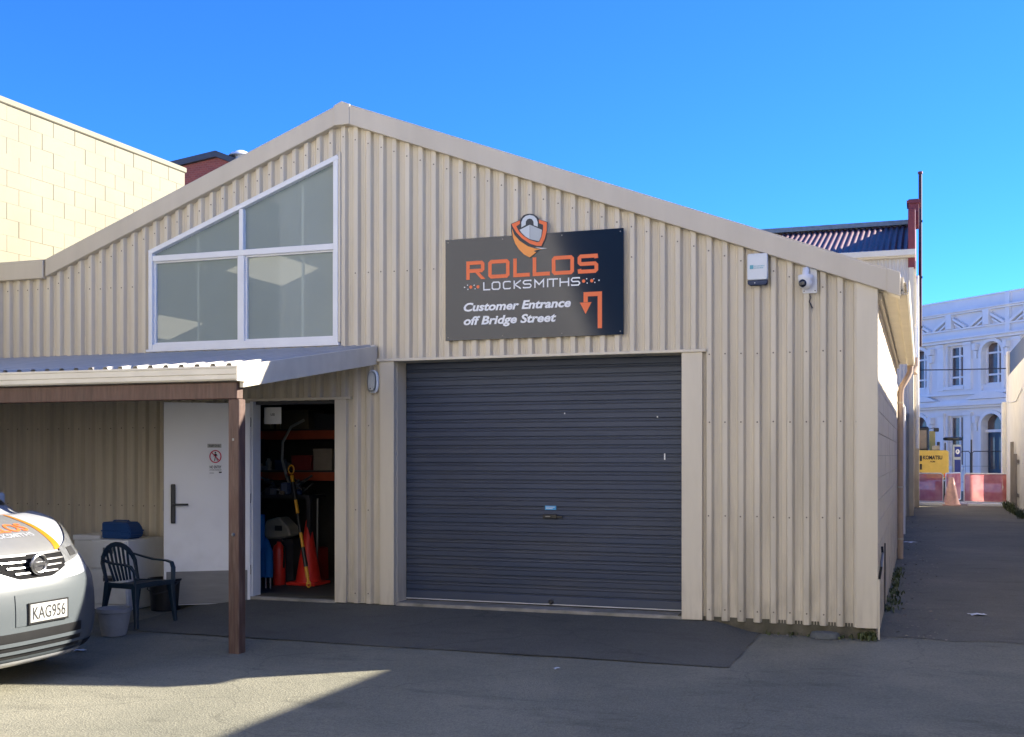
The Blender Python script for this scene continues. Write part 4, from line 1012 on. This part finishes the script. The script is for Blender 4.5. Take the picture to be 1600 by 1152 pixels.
MB().box(-22.2, 2.2, -52.2, -41.8, 17, 17.3).build('coping', M_slate, ob3)

# --- white heritage facade across the street
P0 = Vector((3.24, 43.6, GZ)); HR = math.atan2(-.738, .674)
M_her = mat('heritage_white', (.76, .745, .72), .75, .05, 1.2); M_hert = mat('heritage_trim', (.80, .785, .76), .7, .04, 2)
her = thing('heritage_building', 'two-storey white heritage facade with arched windows across the street', 'building', P0, HR)
def hb(name, s0, s1, d0, d1, z0, z1, m=None, parent=None, bev=0):
    return MB().box(s0, s1, -d1, -d0, z0 - GZ, z1 - GZ).build(name, m or M_hert, parent or her, local=True, bevel=bev)
def hprism(name, poly, d0, d1, m=None, parent=None):
    return MB().prism(poly, lambda a, b, d: (a, -d, b - GZ), d0, d1).build(name, m or M_hert, parent or her, local=True)
bays = []
for k in range(-2, 3):
    bays.append((k * 4.45 - 2.13, 'rect')); bays.append((k * 4.45 + .08, 'arch'))
holes = []
for s, kd in bays:
    if kd == 'rect': holes += [(s - .47, s + .47, 4.62, 6.47), (s - .47, s + .47, 1.0, 3.3)]
    else: holes += [(s - .56, s + .56, 4.62, 6.5), (s - .58, s + .58, -.1, 3.35)]
S0, S1 = -12.2, 10.6
def wall_holes(s0, s1, z0, z1, hs):
    sx = sorted({s0, s1, *[h[0] for h in hs], *[h[1] for h in hs]}); zx = sorted({z0, z1, *[h[2] for h in hs], *[h[3] for h in hs]})
    mb = MB()
    for a, b in zip(sx, sx[1:]):
        for c, d in zip(zx, zx[1:]):
            if any(h[0] - 1e-4 < a and b < h[1] + 1e-4 and h[2] - 1e-4 < c and d < h[3] + 1e-4 for h in hs): continue
            mb.quad((a, 0, c - GZ), (b, 0, c - GZ), (b, 0, d - GZ), (a, 0, d - GZ))
    for h in hs:
        a, b, c, d = h
        for p, q in (((a, c), (a, d)), ((b, c), (b, d)), ((a, d), (b, d)), ((a, c), (b, c))):
            mb.quad((p[0], 0, p[1] - GZ), (q[0], 0, q[1] - GZ), (q[0], .32, q[1] - GZ), (p[0], .32, p[1] - GZ))
    return mb
wall_holes(S0, S1, -.1, 8.5, holes).build('front_wall', M_her, her, local=True)
hb('body', S0, S1, -9, -.33, -.1, 8.3, M_her)
M_pane = mat('street_window_glass', (.045, .05, .055), .08, .5, 1.5, col2=(.20, .13, .10)); M_curt = mat('room_dark', (.03, .032, .035), .6)
M_hdoor = mat('dark_blue_door', (.018, .035, .06), .4)
def arch_pts(s, r, zs, h, n=10): return [(s + r * math.cos(math.pi * k / n), zs + h * math.sin(math.pi * k / n)) for k in range(n + 1)]
def spandrel(s, r, zs, h, zt):
    A = arch_pts(s, r, zs, h)
    hprism('arch_spandrel', [(s + r, zt)] + A[:6] + [(s, zt)], -.28, -.002, M_her); hprism('arch_spandrel', [(s, zt)] + A[5:] + [(s - r, zt)], -.28, -.002, M_her)
def sashwin(s, w, z0, z1, bars, vb):
    wo_ = hb('window', s - w, s + w, -.275, -.25, z0, z1, M_pane)
    for z in (z0 + .04, z1 - .04, *bars): hb('glazing_bar', s - w, s + w, -.25, -.19, z - .04, z + .04, M_hert, wo_)
    for x_ in (s - w + .04, s + w - .04, *[s + q for q in vb]): hb('glazing_bar', x_ - .045, x_ + .045, -.25, -.185, z0, z1, M_hert, wo_)
for s, kd in bays:
    if kd == 'rect':
        sashwin(s, .47, 4.62, 6.47, (5.05, 6.0), (.10,)); sashwin(s, .47, 1.0, 3.3, (2.25,), (.12,))
        for sd_ in (-1, 1):
            for za, zb in ((4.45, 6.45), (.3, 3.32)):
                hb('pilaster', s + sd_ * .83 - .2, s + sd_ * .83 + .2, .0, .10, za, zb)
                hb('pilaster_cap', s + sd_ * .83 - .24, s + sd_ * .83 + .24, .0, .16, zb - .02, zb + .12)
        hb('sill', s - .6, s + .6, .0, .12, 4.48, 4.62); hb('sill', s - .6, s + .6, .0, .12, .86, 1.0)
    else:
        spandrel(s, .56, 6.05, .43, 6.5); spandrel(s, .58, 2.85, .48, 3.35)
        sashwin(s, .56, 4.62, 6.5, (5.05, 6.0), (.12,))
        A = arch_pts(s, .56, 6.05, .43); B = arch_pts(s, .72, 6.05, .58)
        hprism('arch_moulding', A + B[::-1], .0, .12)
        A = arch_pts(s, .58, 2.85, .48); B = arch_pts(s, .74, 2.85, .62)
        hprism('arch_moulding', A + B[::-1], .0, .12)
        for z0_, z1_ in ((4.3, 6.05), (-.1, 2.85)):
            for sd_ in (-1, 1): hb('arch_pier', s + sd_ * .65 - .08, s + sd_ * .65 + .08, .0, .12, z0_, z1_)
        for sd_ in (-1, 1):
            for zz, zh in ((6.15, .28), (2.95, .30)):
                hb('console', s + sd_ * .86 - .1, s + sd_ * .86 + .1, .0, .26, zz, zz + zh); hb('console_drop', s + sd_ * .86 - .07, s + sd_ * .86 + .07, .0, .16, zz - .35, zz - .02)
        dr_ = hb('door', s - .49, s + .49, -.30, -.24, -.08, 2.52, M_hdoor)
        for sd_ in (-1, 1): hb('door_pane', s + sd_ * .24 - .12, s + sd_ * .24 + .12, -.24, -.235, .9, 2.3, M_pane, dr_)
        hb('fanlight', s - .56, s + .56, -.31, -.28, 2.62, 3.35, M_pane); hb('transom', s - .58, s + .58, -.28, -.18, 2.52, 2.64)
# cornices, parapet and its small pediments
for za, zb, d in ((6.60, 6.72, .22), (6.72, 6.80, .34), (7.15, 7.22, .14), (7.86, 7.94, .18), (7.94, 8.0, .28), (3.62, 3.72, .2), (3.72, 3.84, .36), (3.84, 3.98, .14), (4.22, 4.34, .2)):
    hb('cornice', S0, S1, .0, d, za, zb)
for k in range(-2, 3):
    for cs in (k * 4.45 - 2.3, k * 4.45 - .1):
        for sd_ in (-1, 1):
            hprism('pediment_scroll', [(cs + sd_ * .22, 7.72), (cs + sd_ * .22, 7.60), (cs + sd_ * .9, 7.22), (cs + sd_ * 1.0, 7.22), (cs + sd_ * .95, 7.32)], .0, .22)
            hprism('pediment_scroll', [(cs + sd_ * .25, 7.50), (cs + sd_ * .25, 7.40), (cs + sd_ * .6, 7.22), (cs + sd_ * .72, 7.22)], .0, .16)
        hb('pediment_block', cs - .17, cs + .17, .0, .26, 7.22, 7.86)
    s = k * 4.45 + .08
    top = [(s - 1.3, 3.99)] + [(s + 1.3 * math.cos(math.pi * (1 - q / 10)), 3.99 + .30 * math.sin(math.pi * q / 10) ** 1.6) for q in range(11)]
    hprism('door_pediment', top[1:], .0, .30)
for s in (-5.4, .98, 5.4): hb('parapet_pier', s - .12, s + .12, .0, .12, 6.8, 8.52)
hb('parapet_cap', S0, S1, -.35, .06, 8.5, 8.56)
hb('kerb_plinth', S0, S1, .0, .06, -.1, .28)

# ================================================================== the street scene at the alley's end
M_mesh = bpy.data.materials.new('red_barrier_mesh'); M_mesh.use_nodes = True
nt = M_mesh.node_tree
for n in list(nt.nodes): nt.nodes.remove(n)
o_ = nt.nodes.new('ShaderNodeOutputMaterial'); df = nt.nodes.new('ShaderNodeBsdfDiffuse'); tl = nt.nodes.new('ShaderNodeBsdfTranslucent'); tr = nt.nodes.new('ShaderNodeBsdfTransparent')
ge = nt.nodes.new('ShaderNodeNewGeometry'); nz = nt.nodes.new('ShaderNodeTexNoise'); nz.inputs['Scale'].default_value = 3; nt.links.new(ge.outputs['Position'], nz.inputs['Vector'])
rp = nt.nodes.new('ShaderNodeValToRGB'); rp.color_ramp.elements[0].color = (.62, .17, .18, 1); rp.color_ramp.elements[1].color = (.78, .34, .30, 1)
rp.color_ramp.elements[0].position = .35; rp.color_ramp.elements[1].position = .65
nt.links.new(nz.outputs[0], rp.inputs[0])
for q in (df, tl): nt.links.new(rp.outputs[0], q.inputs[0])
m1 = nt.nodes.new('ShaderNodeMixShader'); m1.inputs[0].default_value = .5; nt.links.new(df.outputs[0], m1.inputs[1]); nt.links.new(tl.outputs[0], m1.inputs[2])
m2 = nt.nodes.new('ShaderNodeMixShader'); m2.inputs[0].default_value = .22; nt.links.new(m1.outputs[0], m2.inputs[1]); nt.links.new(tr.outputs[0], m2.inputs[2]); nt.links.new(m2.outputs[0], o_.inputs[0])
def barrier(x0, y0, x1, y1, lab, h=1.02):
    a = Vector((x0, y0, 0)); b = Vector((x1, y1, 0)); L_ = (b - a).length; t = thing('barrier_panel', lab, 'barrier', (x0, y0, GZ), math.atan2(y1 - y0, x1 - x0), 'barriers closing the alley end')
    MB().tube([(.04, 0, .12), (.04, 0, h - .06), (.10, 0, h), (L_ - .10, 0, h), (L_ - .04, 0, h - .06), (L_ - .04, 0, .12), (.04, 0, .12)], .02, 8).build('frame', M_white, t, smooth=True, local=True)
    rows = []
    for i in range(13):
        u = .05 + (L_ - .1) * i / 12; rows.append([(u, -.012 + .02 * math.sin(u * 5 + z * 3), z) for z in (.13, .35, .6, .85, h - .02)])
    MB().grid(rows).build('red_mesh', M_mesh, t, smooth=True, local=True)
    for u in (.2, L_ - .2): MB().box(u - .02, u + .02, -.25, .25, 0, .04).build('foot', M_white, t, local=True)
    return t
barrier(-.15, 28.95, 1.06, 29.25, 'red meshed barrier at the left end of the alley mouth')
barrier(1.62, 29.2, 3.35, 28.9, 'red meshed barrier reaching the white wall on the right')
barrier(1.10, 29.4, 1.60, 31.2, 'red meshed barrier angled back between the other two')
wc = thing('wrapped_cone', 'pale pink plastic-wrapped traffic cone between the barriers', 'cone', (1.25, 28.75, GZ))
M_wrap = mat('pale_wrap', (.72, .44, .38), .45, .15, 8, .6, 20)
pr = MB(); prof_ = [(.25, 0), (.24, .05), (.20, .25), (.15, .5), (.07, .86), (.05, .90), (.01, .91)]
pr.lathe(prof_, (1.27, 28.75, GZ), 18); pr.v = [(p[0] + random.uniform(-.02, .02), p[1] + random.uniform(-.02, .02), p[2]) for p in pr.v]
pr.build('body', M_wrap, wc, smooth=True); MB().box(1.0, 1.55, 28.5, 29.0, GZ, GZ + .05).build('base', M_wrap, wc, bevel=.01)
tag(MB().box(-.2, 1.2, 28.6, 28.72, GZ, GZ + .1).build('kerb_timber', M_white, bevel=.01), 'low white timber at the foot of the left red barrier', 'timber', 'timbers under the barriers')
tag(MB().box(1.75, 3.0, 28.55, 28.65, GZ, GZ + .08).build('kerb_timber', M_white, bevel=.01), 'low white timber at the foot of the right red barrier', 'timber', 'timbers under the barriers')
# excavator
M_exy = mat('excavator_yellow', (.58, .38, .07), .45, .08); ex = thing('excavator', 'yellow excavator parked behind the red barriers', 'excavator', (.35, 33.6, GZ))
MB().prism(roundpoly(.35, 1.17, 1.86, 1.04, .10), XZ, 32.9, 33.5).build('counterweight', M_exy, ex, bevel=.03)
for zz in (.8, 1.1, 1.4): MB().box(.31, .38, 32.885, 32.9, zz - .1, zz + .1).build('vent_grille', M_black, ex)
MB().tube([(.95, 34.3, 1.4), (.95, 34.3, 2.0)], .05, 8).build('exhaust', M_dark, ex)
MB().tube([(1.18, 33.6, 1.4), (1.18, 33.6, 1.95), (1.18, 34.8, 1.95), (1.18, 34.8, 1.4)], .018, 6).build('handrail', M_dark, ex)
MB().box(-.58, 1.28, 32.89, 33.0, .66, .70).build('bumper_strip', M_dark, ex)
MB().box(-.55, 1.24, 33.5, 35.2, .62, 1.45).build('engine_house', M_exy, ex, bevel=.05)
MB().box(-.45, .62, 33.7, 35.0, 1.45, 2.55).build('cab', M_black, ex, bevel=.05)
MB().box(-.36, .54, 33.66, 33.70, 1.75, 2.42).build('cab_window', M_pane, ex)
for xx in (-.75, .85): MB().prism(roundpoly(33.9 + .3, .23, 2.9, .62, .28), lambda a, b, d: (d, a, b), xx, xx + .5).build('track', M_rubber, ex)
MB().sweep([(.75, 34.9, 1.2), (.75, 36.2, 2.3), (.75, 37.6, 1.9)], .22, .3).build('boom', M_exy, ex, bevel=.02)
MB().box(.72, .98, 33.2, 33.3, 1.69, 1.86).build('lifting_eye', M_oldwood, ex, bevel=.02)
MB().sweep([(.58, 33.72, 2.45), (.80, 33.6, 2.5)], .02, .02).build('mirror_arm', M_black, ex); MB().box(.78, .96, 33.56, 33.6, 2.36, 2.5).build('mirror', M_black, ex, bevel=.02)
for xx in (.40, 1.12): MB().box(xx, xx + .12, 32.88, 32.895, .74, .86).build('tail_light', M_red, ex)
t_ = MB(); add_text(t_, 'KOMATSU', .42, 1.06, 1.36, 1.50, lambda u, v: (u, 32.892, v), .03); t_.build('lettering', M_ink, ex)
t_ = MB(); add_text(t_, 'PC88', .66, .82, 1.26, 1.31, lambda u, v: (u, 32.892, v), .02); t_.build('model_lettering', M_ink, ex)
# pay station
py_ = thing('parking_meter', 'blue and grey parking pay station with solar top beside the excavator', 'parking meter', (1.56, 34.2, GZ))
M_pblue = mat('parking_blue', (.01, .03, .22), .4)
MB().box(1.42, 1.72, 34.1, 34.4, GZ, 1.9).build('cabinet', M_sgy, py_, bevel=.02)
for z0_, z1_ in ((1.45, 1.82), (.9, 1.35), (.35, .82)): MB().box(1.50, 1.705, 34.085, 34.10, z0_, z1_).build('blue_panel', M_pblue, py_)
t_ = MB()
for zz in (1.64, .58): t_.quad(*[(1.60 + .07 * math.cos(a * .524), 34.08, zz + .09 * math.sin(a * .524)) for a in range(12)])
stuff(t_.build('white_discs', M_white, py_)); t_ = MB()
for zz in (1.60, .54): add_text(t_, 'P', 1.575, 1.625, zz, zz + .085, lambda u, v: (u, 34.074, v), .04)
stuff(t_.build('parking_letters', M_pblue, py_))
MB().tube([(1.5, 34.25, 1.9), (1.5, 34.25, 2.05)], .05, 8).build('neck', M_dark, py_)
MB().lathe([(.30, 0), (.34, .03), (.34, .09), (.28, .12)], (1.45, 34.25, 2.05), 18).build('solar_top', M_black, py_, smooth=True)
# wire fence panels further back
for i, (xa, xb, lab) in enumerate(((1.75, 2.10, 'narrow grey wire fence panel beside the parking pay station'), (2.16, 4.4, 'grey wire fence panel in front of the heritage building door'))):
    wf = thing('wire_fence_panel', lab, 'fence', (xa, 36, GZ), 0, 'wire fence panels in the street')
    MB().tube([(xa, 36, GZ), (xa, 36, 1.58), (xa + .06, 36, 1.66), (xb - .06, 36, 1.66), (xb, 36, 1.58), (xb, 36, GZ)], .02, 6).build('frame', M_dark, wf)
    for z in (.5, 1.1): MB().tube([(xa, 36, z), (xb, 36, z)], .006, 4).build('wire', M_dark, wf)
    n = max(2, int((xb - xa) / .25))
    for k in range(1, n): MB().tube([(xa + (xb - xa) * k / n, 36, GZ), (xa + (xb - xa) * k / n, 36, 1.64)], .005, 4).build('wire', M_dark, wf)
tag(MB().tube([(2.13, 35.9, GZ), (2.13, 35.9, 2.1)], .03, 8).build('fence_post', M_dark), 'dark steel post between the two wire fence panels', 'post')
tag(MB().tube([(-6 + k * 1.5, 36.5 - .15 * k, 4.72 + .012 * (k - 6) ** 2) for k in range(13)], .022, 6).build('overhead_cable', M_dark), 'thin overhead cable strung across the heritage facade', 'cable')

# ================================================================== the van
van = thing('delivery_van', 'white and grey sign-written van nose at the left edge', 'van', (-5.38, -4.09, GZ))
VL = dict(local=True)
CP = [(-.12, .17), (-.03, .21), (-.005, .30), (.0, .42), (.0, .56), (-.012, .68), (-.03, .735), (-.06, .82), (-.095, .905), (-.17, .975), (-.36, 1.075), (-.60, 1.15), (-.76, 1.185),
      (-1.08, 1.41), (-1.42, 1.63), (-1.68, 1.76), (-2.1, 1.835), (-3.0, 1.86), (-4.0, 1.84), (-4.28, 1.79), (-4.37, 1.6), (-4.40, 1.0), (-4.40, .32)]
CW = [.70, .78, .825, .84, .845, .845, .84, .825, .80, .79, .80, .805, .79, .765, .735, .70, .685, .685, .685, .69, .71, .80, .83]
CS = [.22, .24, .245, .25, .26, .27, .29, .33, .37, .34, .26, .22, .21, .20, .17, .13, .05, 0, 0, -.02, -.05, -.06, -.06]
CC = [0, 0, 0, 0, 0, 0, -.015, -.03, -.02, -.065, -.045, -.02, .02, .02, .02, .04, .055, .055, .055, .05, .03, 0, 0]
def ci(A, t):
    t = min(max(t, 0), len(A) - 1.0001); k = int(t); u = t - k
    g = lambda j: A[min(max(j, 0), len(A) - 1)]
    p0, p1, p2, p3 = g(k - 1), g(k), g(k + 1), g(k + 2)
    def c(a, b, c_, d): return .5 * ((2 * b) + (-a + c_) * u + (2 * a - 5 * b + 4 * c_ - d) * u * u + (-a + 3 * b - 3 * c_ + d) * u ** 3)
    if isinstance(p1, tuple): return tuple(c(p0[i], p1[i], p2[i], p3[i]) for i in range(2))
    return c(p0, p1, p2, p3)
def VS(v, t, o=0.0):
    def P(v, t):
        x, z = ci(CP, t); w = ci(CW, t); s = ci(CS, t); c = ci(CC, t); a = abs(v)
        return Vector((x - s * a ** 3.0, v * w, z - c * a ** 2.4))
    p = P(v, t)
    if o:
        e = .02; n = (P(min(v + e, 1), t) - P(max(v - e, -1), t)).cross(P(v, t + e) - P(v, t - e)).normalized()
        p = p + n * o
    return p
TN = len(CP) - 1
M_vwhite = mat('van_white', (.46, .47, .49), .25, .02, 1, coat=.6); M_vgrey = mat('van_grey_wrap', (.17, .17, .165), .4, .05, 2, coat=.15)
M_vbump = mat('van_bumper_grey', (.082, .096, .105), .42, .06, 2, coat=.1); M_chrome = mat('chrome', (.34, .34, .35), .3, .02, metal=1.0)
M_vor = mat('van_orange', (.55, .19, .012), .35, .05, coat=.3); M_hl = mat('headlamp_lens', (.16, .165, .17), .08, .3, 14, coat=.8)
def vpatch(name, mt, v0, v1, tl, th, o, nv=20, nt_=8, parent=None):
    rows = []
    for i in range(nv + 1):
        v = v0 + (v1 - v0) * i / nv; a = tl(v) if callable(tl) else tl; b = th(v) if callable(th) else th
        rows.append([VS(v, a + (b - a) * j / nt_, o) for j in range(nt_ + 1)])
    return MB().grid(rows).build(name, mt, parent or van, smooth=True, **VL)
body = MB().grid([[VS(-1 + 2 * i / 80, TN * j / 264) for j in range(265)] for i in range(81)])
# flanks hang from the shell's edges
for sd_ in (-1, 1):
    rows = []
    for j in range(20, 111):
        e = VS(sd_, TN * j / 110); zb = .24
        zm = min(e.z, 1.0)
        rows.append([e, Vector((e.x, sd_ * .845, zm * .96)) if e.z > 1.05 else e.lerp(Vector((e.x, sd_ * .845, e.z)), .5), Vector((e.x, sd_ * .845, zb + (zm - zb) * .5)), Vector((e.x, sd_ * .83, zb))])
    body.grid(rows)
body.quad(*[(x_, y_, .22) for x_, y_ in ((-.3, -.8), (-.3, .8), (-4.38, .8), (-4.38, -.8))])
bo = body.build('body', M_vwhite, van, smooth=True, **VL)
vpatch('bumper', M_vbump, -.985, .985, .35, lambda v: 5.75 + .5 * abs(v) ** 2, .004, 36, 14)
vpatch('bonnet_wrap', M_vgrey, -.38, .38, 8.22, 11.75, .003, 26, 16)
for sd_ in (-1, 1):
    def es(v): return 8.3
    rows = []
    for i in range(19):
        t = 8.22 + 3.5 * i / 18; q = (t - 8.22) / 3.5
        vc = .38 + .01 * q + .03 * math.sin(q * math.pi); w_ = .085 * (1 - q) ** 1.3 + .022
        rows.append([VS(sd_ * (vc - w_ / 2 + w_ * j / 3), t, .006) for j in range(4)])
    MB().grid(rows).build('orange_stripe', M_vor, van, smooth=True, **VL)
    vpatch('headlight', M_hl, sd_ * .385, sd_ * .97, lambda v: 7.0 + 1.2 * (abs(v) - .38), lambda v: 8.25 + 2.6 * (abs(v) - .38), .012, 18, 8)
    vpatch('headlight_reflector', M_chrome, sd_ * .50, sd_ * .64, lambda v: 7.45, lambda v: 8.2, .016, 6, 5)
    vpatch('bumper_corner_vent', M_rubber, sd_ * .60, sd_ * .86, .95, 1.5, .008, 8, 4)
# grille with chrome bars, emblem, plate, lower intake
M_gril = mat('grille_black', (.008, .008, .009), .8, .2, spec=.12)
gr = vpatch('grille', M_gril, -.37, .37, lambda v: 6.25 + max(0, (abs(v) - .18)) * 3.0, 8.05, .010, 40, 12)
for k, (tt, vw) in enumerate(((7.95, .37), (7.5, .36), (7.05, .31), (6.62, .24))):
    for sd_ in (-1, 1):
        vpatch('grille_bar', M_chrome, sd_ * .085, sd_ * vw, tt - .06, tt + .05, .022, 16, 3, gr)
ec = VS(0, 7.15, .05)
MB().tube([(ec.x, .066 * math.cos(k * .3142), ec.z + .062 * math.sin(k * .3142)) for k in range(21)], .012, 8).build('badge_ring', M_chrome, van, smooth=True, **VL)
MB().box(ec.x - .01, ec.x + .006, -.085, .085, ec.z - .016, ec.z + .016).build('badge_bar', M_chrome, van, bevel=.004, **VL)
MB().lathe([(.056, -.012), (.056, -.004)], (ec.x, 0, ec.z), 20, 'x').build('badge_disc', M_dark, van, **VL)
vpatch('plate_panel', M_vbump, -.28, .34, 3.15, 4.75, .009, 14, 5)
M_plt = mat('plate_white', (.40, .40, .38), .4)
px0 = .016
pl_ = MB().box(px0, px0 + .006, -.125, .235, .455, .582).build('number_plate', M_plt, van, bevel=.003, **VL)
MB().box(px0 - .004, px0 + .004, -.137, .247, .445, .592).build('plate_frame', M_black, van, **VL)
t_ = MB(); add_text(t_, 'KAG956', -.103, .213, .476, .560, lambda u, v: (px0 + .0075, u, v), .004)
t_.build('plate_lettering', M_ink, pl_, **VL)
vpatch('lower_intake', M_black, -.52, .52, 1.35, 2.85, .007, 16, 4)
for tt in (1.75, 2.25): vpatch('intake_bar', M_vbump, -.54, .54, tt - .1, tt + .12, .022, 16, 2)
vpatch('bumper_lip', M_vwhite, -.56, .56, .62, 1.15, .020, 18, 3)
# bonnet lettering
t_ = MB(); lt = lambda u, v: VS(u, 9.55 + v * 1.0, .007)
add_text(t_, 'ROLLOS', -.36, .30, .22, .75, lt, .02); t_.build('bonnet_lettering', M_sor, van, **VL)
t_ = MB(); add_text(t_, 'LOCKSMITHS', -.30, .27, -.1, .12, lt, .01); t_.build('bonnet_lettering', M_vwhite, van, **VL)
vpatch('windscreen', M_darkglass, -.90, .90, 12.25, 14.8, .006, 24, 12)
vpatch('rear_window', M_darkglass, -.80, .80, 19.6, 20.8, .006, 16, 6)
for sd_ in (-1, 1): vpatch('wiper', M_black, sd_ * .1, sd_ * .62, 12.32, 12.42, .025, 8, 1)
for sd_ in (-1, 1):
    MB().prism([(-1.42, 1.12), (-2.35, 1.12), (-2.35, 1.62), (-1.95, 1.62)], lambda a, b, d: (a, d * (.846 - max(0, b - 1.0) * .22), b), sd_ * 1.0, sd_ * 1.01).build('side_window', M_darkglass, van, **VL)
    for xw in (-.86, -3.58):
        w_ = MB().lathe([(.20, -.09), (.29, -.09), (.305, -.06), (.305, .06), (.29, .09), (.20, .09)], (xw, sd_ * .76, .305), 28, 'y').build('wheel', M_rubber, van, smooth=True, **VL)
        MB().lathe([(.19, sd_ * -.07 - .02), (.19, sd_ * -.07 + .02)], (xw, sd_ * .76 - 0, .305), 20, 'y').build('rim', M_alu, w_, **VL)
        MB().lathe([(.36, -.005), (.36, .005)], (xw, sd_ * .846, .33), 24, 'y').build('wheel_arch', M_gril, van, **VL)
    MB().prism(roundpoly(-1.35, 1.2, .12, .2, .03), lambda a, b, d: (a, d, b), sd_ * .86, sd_ * 1.03).build('door_mirror', M_vwhite, van, bevel=.01, **VL)

# ================================================================== small things on the ground
M_paper = mat('paper', (.75, .76, .77), .7)
def scrap(nm, x, y, w, h, rz, lab, z=GZ, mt=None):
    t = Matrix.Translation((x, y, z)) @ Matrix.Rotation(rz, 4, 'Z')
    mb = MB(); rows = []
    for i in range(4):
        rows.append([t @ Vector((w * (i / 3 - .5), h * (j / 3 - .5), .006 + .012 * abs(math.sin(i * 1.9 + j * 1.3)))) for j in range(4)])
    return tag(mb.grid(rows).build(nm, mt or M_paper, smooth=True), lab, 'litter')
scrap('paper_scrap', .89, 1.90, .16, .11, .4, 'crumpled white paper scrap lying in the middle of the alley')
scrap('paper_scrap', .16, 11.8, .22, .2, 1.0, 'white paper scrap against the alley wall by the downpipe')
scrap('paper_scrap', -6.10, -2.85, .09, .05, .2, 'small white paper scrap on the asphalt by the plant pot')
scrap('leaf_scrap', -2.2, -2.3, .05, .03, .9, 'tiny pale scrap on the asphalt in front of the roller door')
M_stone = mat('flat_stone', (.11, .12, .12), .85, .25, 12, .4, 40)
rg = []
for k in range(14):
    a = 2 * math.pi * k / 14; rg.append((.125 * math.cos(a) * (1 + .12 * math.sin(3 * a)), .075 * math.sin(a) * (1 + .1 * math.cos(2 * a))))
stn = MB()
for sc_s, zz in ((1, 0), (1.02, .025), (.9, .05), (.6, .058)):
    stn.v += [(-.43 + a * sc_s, -.10 + b * sc_s, GZ + zz) for a, b in rg]
for r_ in range(3):
    for k in range(14): stn.f.append((r_ * 14 + k, r_ * 14 + (k + 1) % 14, r_ * 14 + 14 + (k + 1) % 14, r_ * 14 + 14 + k)); stn.m.append(0)
stn.f.append(tuple(range(42, 56))); stn.m.append(0)
tag(stn.build('flat_stone', M_stone, smooth=True), 'flat grey stone lying at the foot of the ribbed wall', 'stone')
# loose grit and leaf litter along the walls
M_leaf = mat('dead_leaf', (.30, .26, .20), .8, .4, 20); lit = MB()
def flake(x, y, z, s):
    a = random.uniform(0, 6.3); ca, sa = math.cos(a) * s, math.sin(a) * s
    lit.quad((x - ca, y - sa, z + .003), (x + sa * .5, y - ca * .5, z + .003 + random.uniform(0, s * .5)), (x + ca, y + sa, z + .004), (x - sa * .5, y + ca * .5, z + .003))
for k in range(520):
    y = random.uniform(.0, 20) ** 1.0; x = .05 + abs(random.gauss(0, .28)); flake(x, y, GZ + .002, random.uniform(.008, .028))
for k in range(90): flake(random.uniform(-1.35, .0), -.03 - abs(random.gauss(0, .07)), GZ + .002, random.uniform(.005, .016))
for k in range(110): flake(random.uniform(-7, 2.5), random.uniform(-5.5, -1.9), GZ + .002, random.uniform(.003, .009))
lo_ = lit.build('leaf_litter', M_leaf); stuff(lo_); lo_['label'] = 'scattered leaf litter and grit along the walls'
M_weed = mat('weed_green', (.07, .09, .025), .6, .4, 12)
def weeds(nm, spots, lab):
    mb = MB()
    for (x, y, h, n) in spots:
        for k in range(n):
            a = random.uniform(0, 6.3); l = h * random.uniform(.5, 1); w = .006 + .008 * random.random(); bx_, by_ = x + random.gauss(0, .035), y + random.gauss(0, .06)
            dx, dy = math.cos(a), math.sin(a)
            p0 = Vector((bx_, by_, GZ)); p1 = p0 + Vector((dx * l * .25, dy * l * .25, l * .6)); p2 = p0 + Vector((dx * l * .6, dy * l * .6, l * .85)); sd = Vector((-dy, dx, 0)) * w
            mb.quad(p0 - sd * .5, p0 + sd * .5, p1 + sd, p1 - sd); mb.quad(p1 - sd, p1 + sd, p2)
    o = mb.build(nm, M_weed); stuff(o); o['label'] = lab; return o
weeds('alley_weeds', [(.05 + random.uniform(0, .05), random.uniform(1.5, 6.5), random.uniform(.04, .12), 12) for _ in range(20)], 'low green weeds along the foot of the alley wall')
weeds('corner_weeds', [(random.uniform(-.22, .0), -.05, .09, 14) for _ in range(5)] + [(random.uniform(-1.3, -.2), -.03, .05, 5) for _ in range(14)], 'small weeds at the concrete footing by the shed corner')
weeds('wall_weeds', [(2.82 + random.uniform(-.1, .08), random.uniform(20, 28.5), random.uniform(.12, .4), 22) for _ in range(34)], 'green weeds along the foot of the white wall')
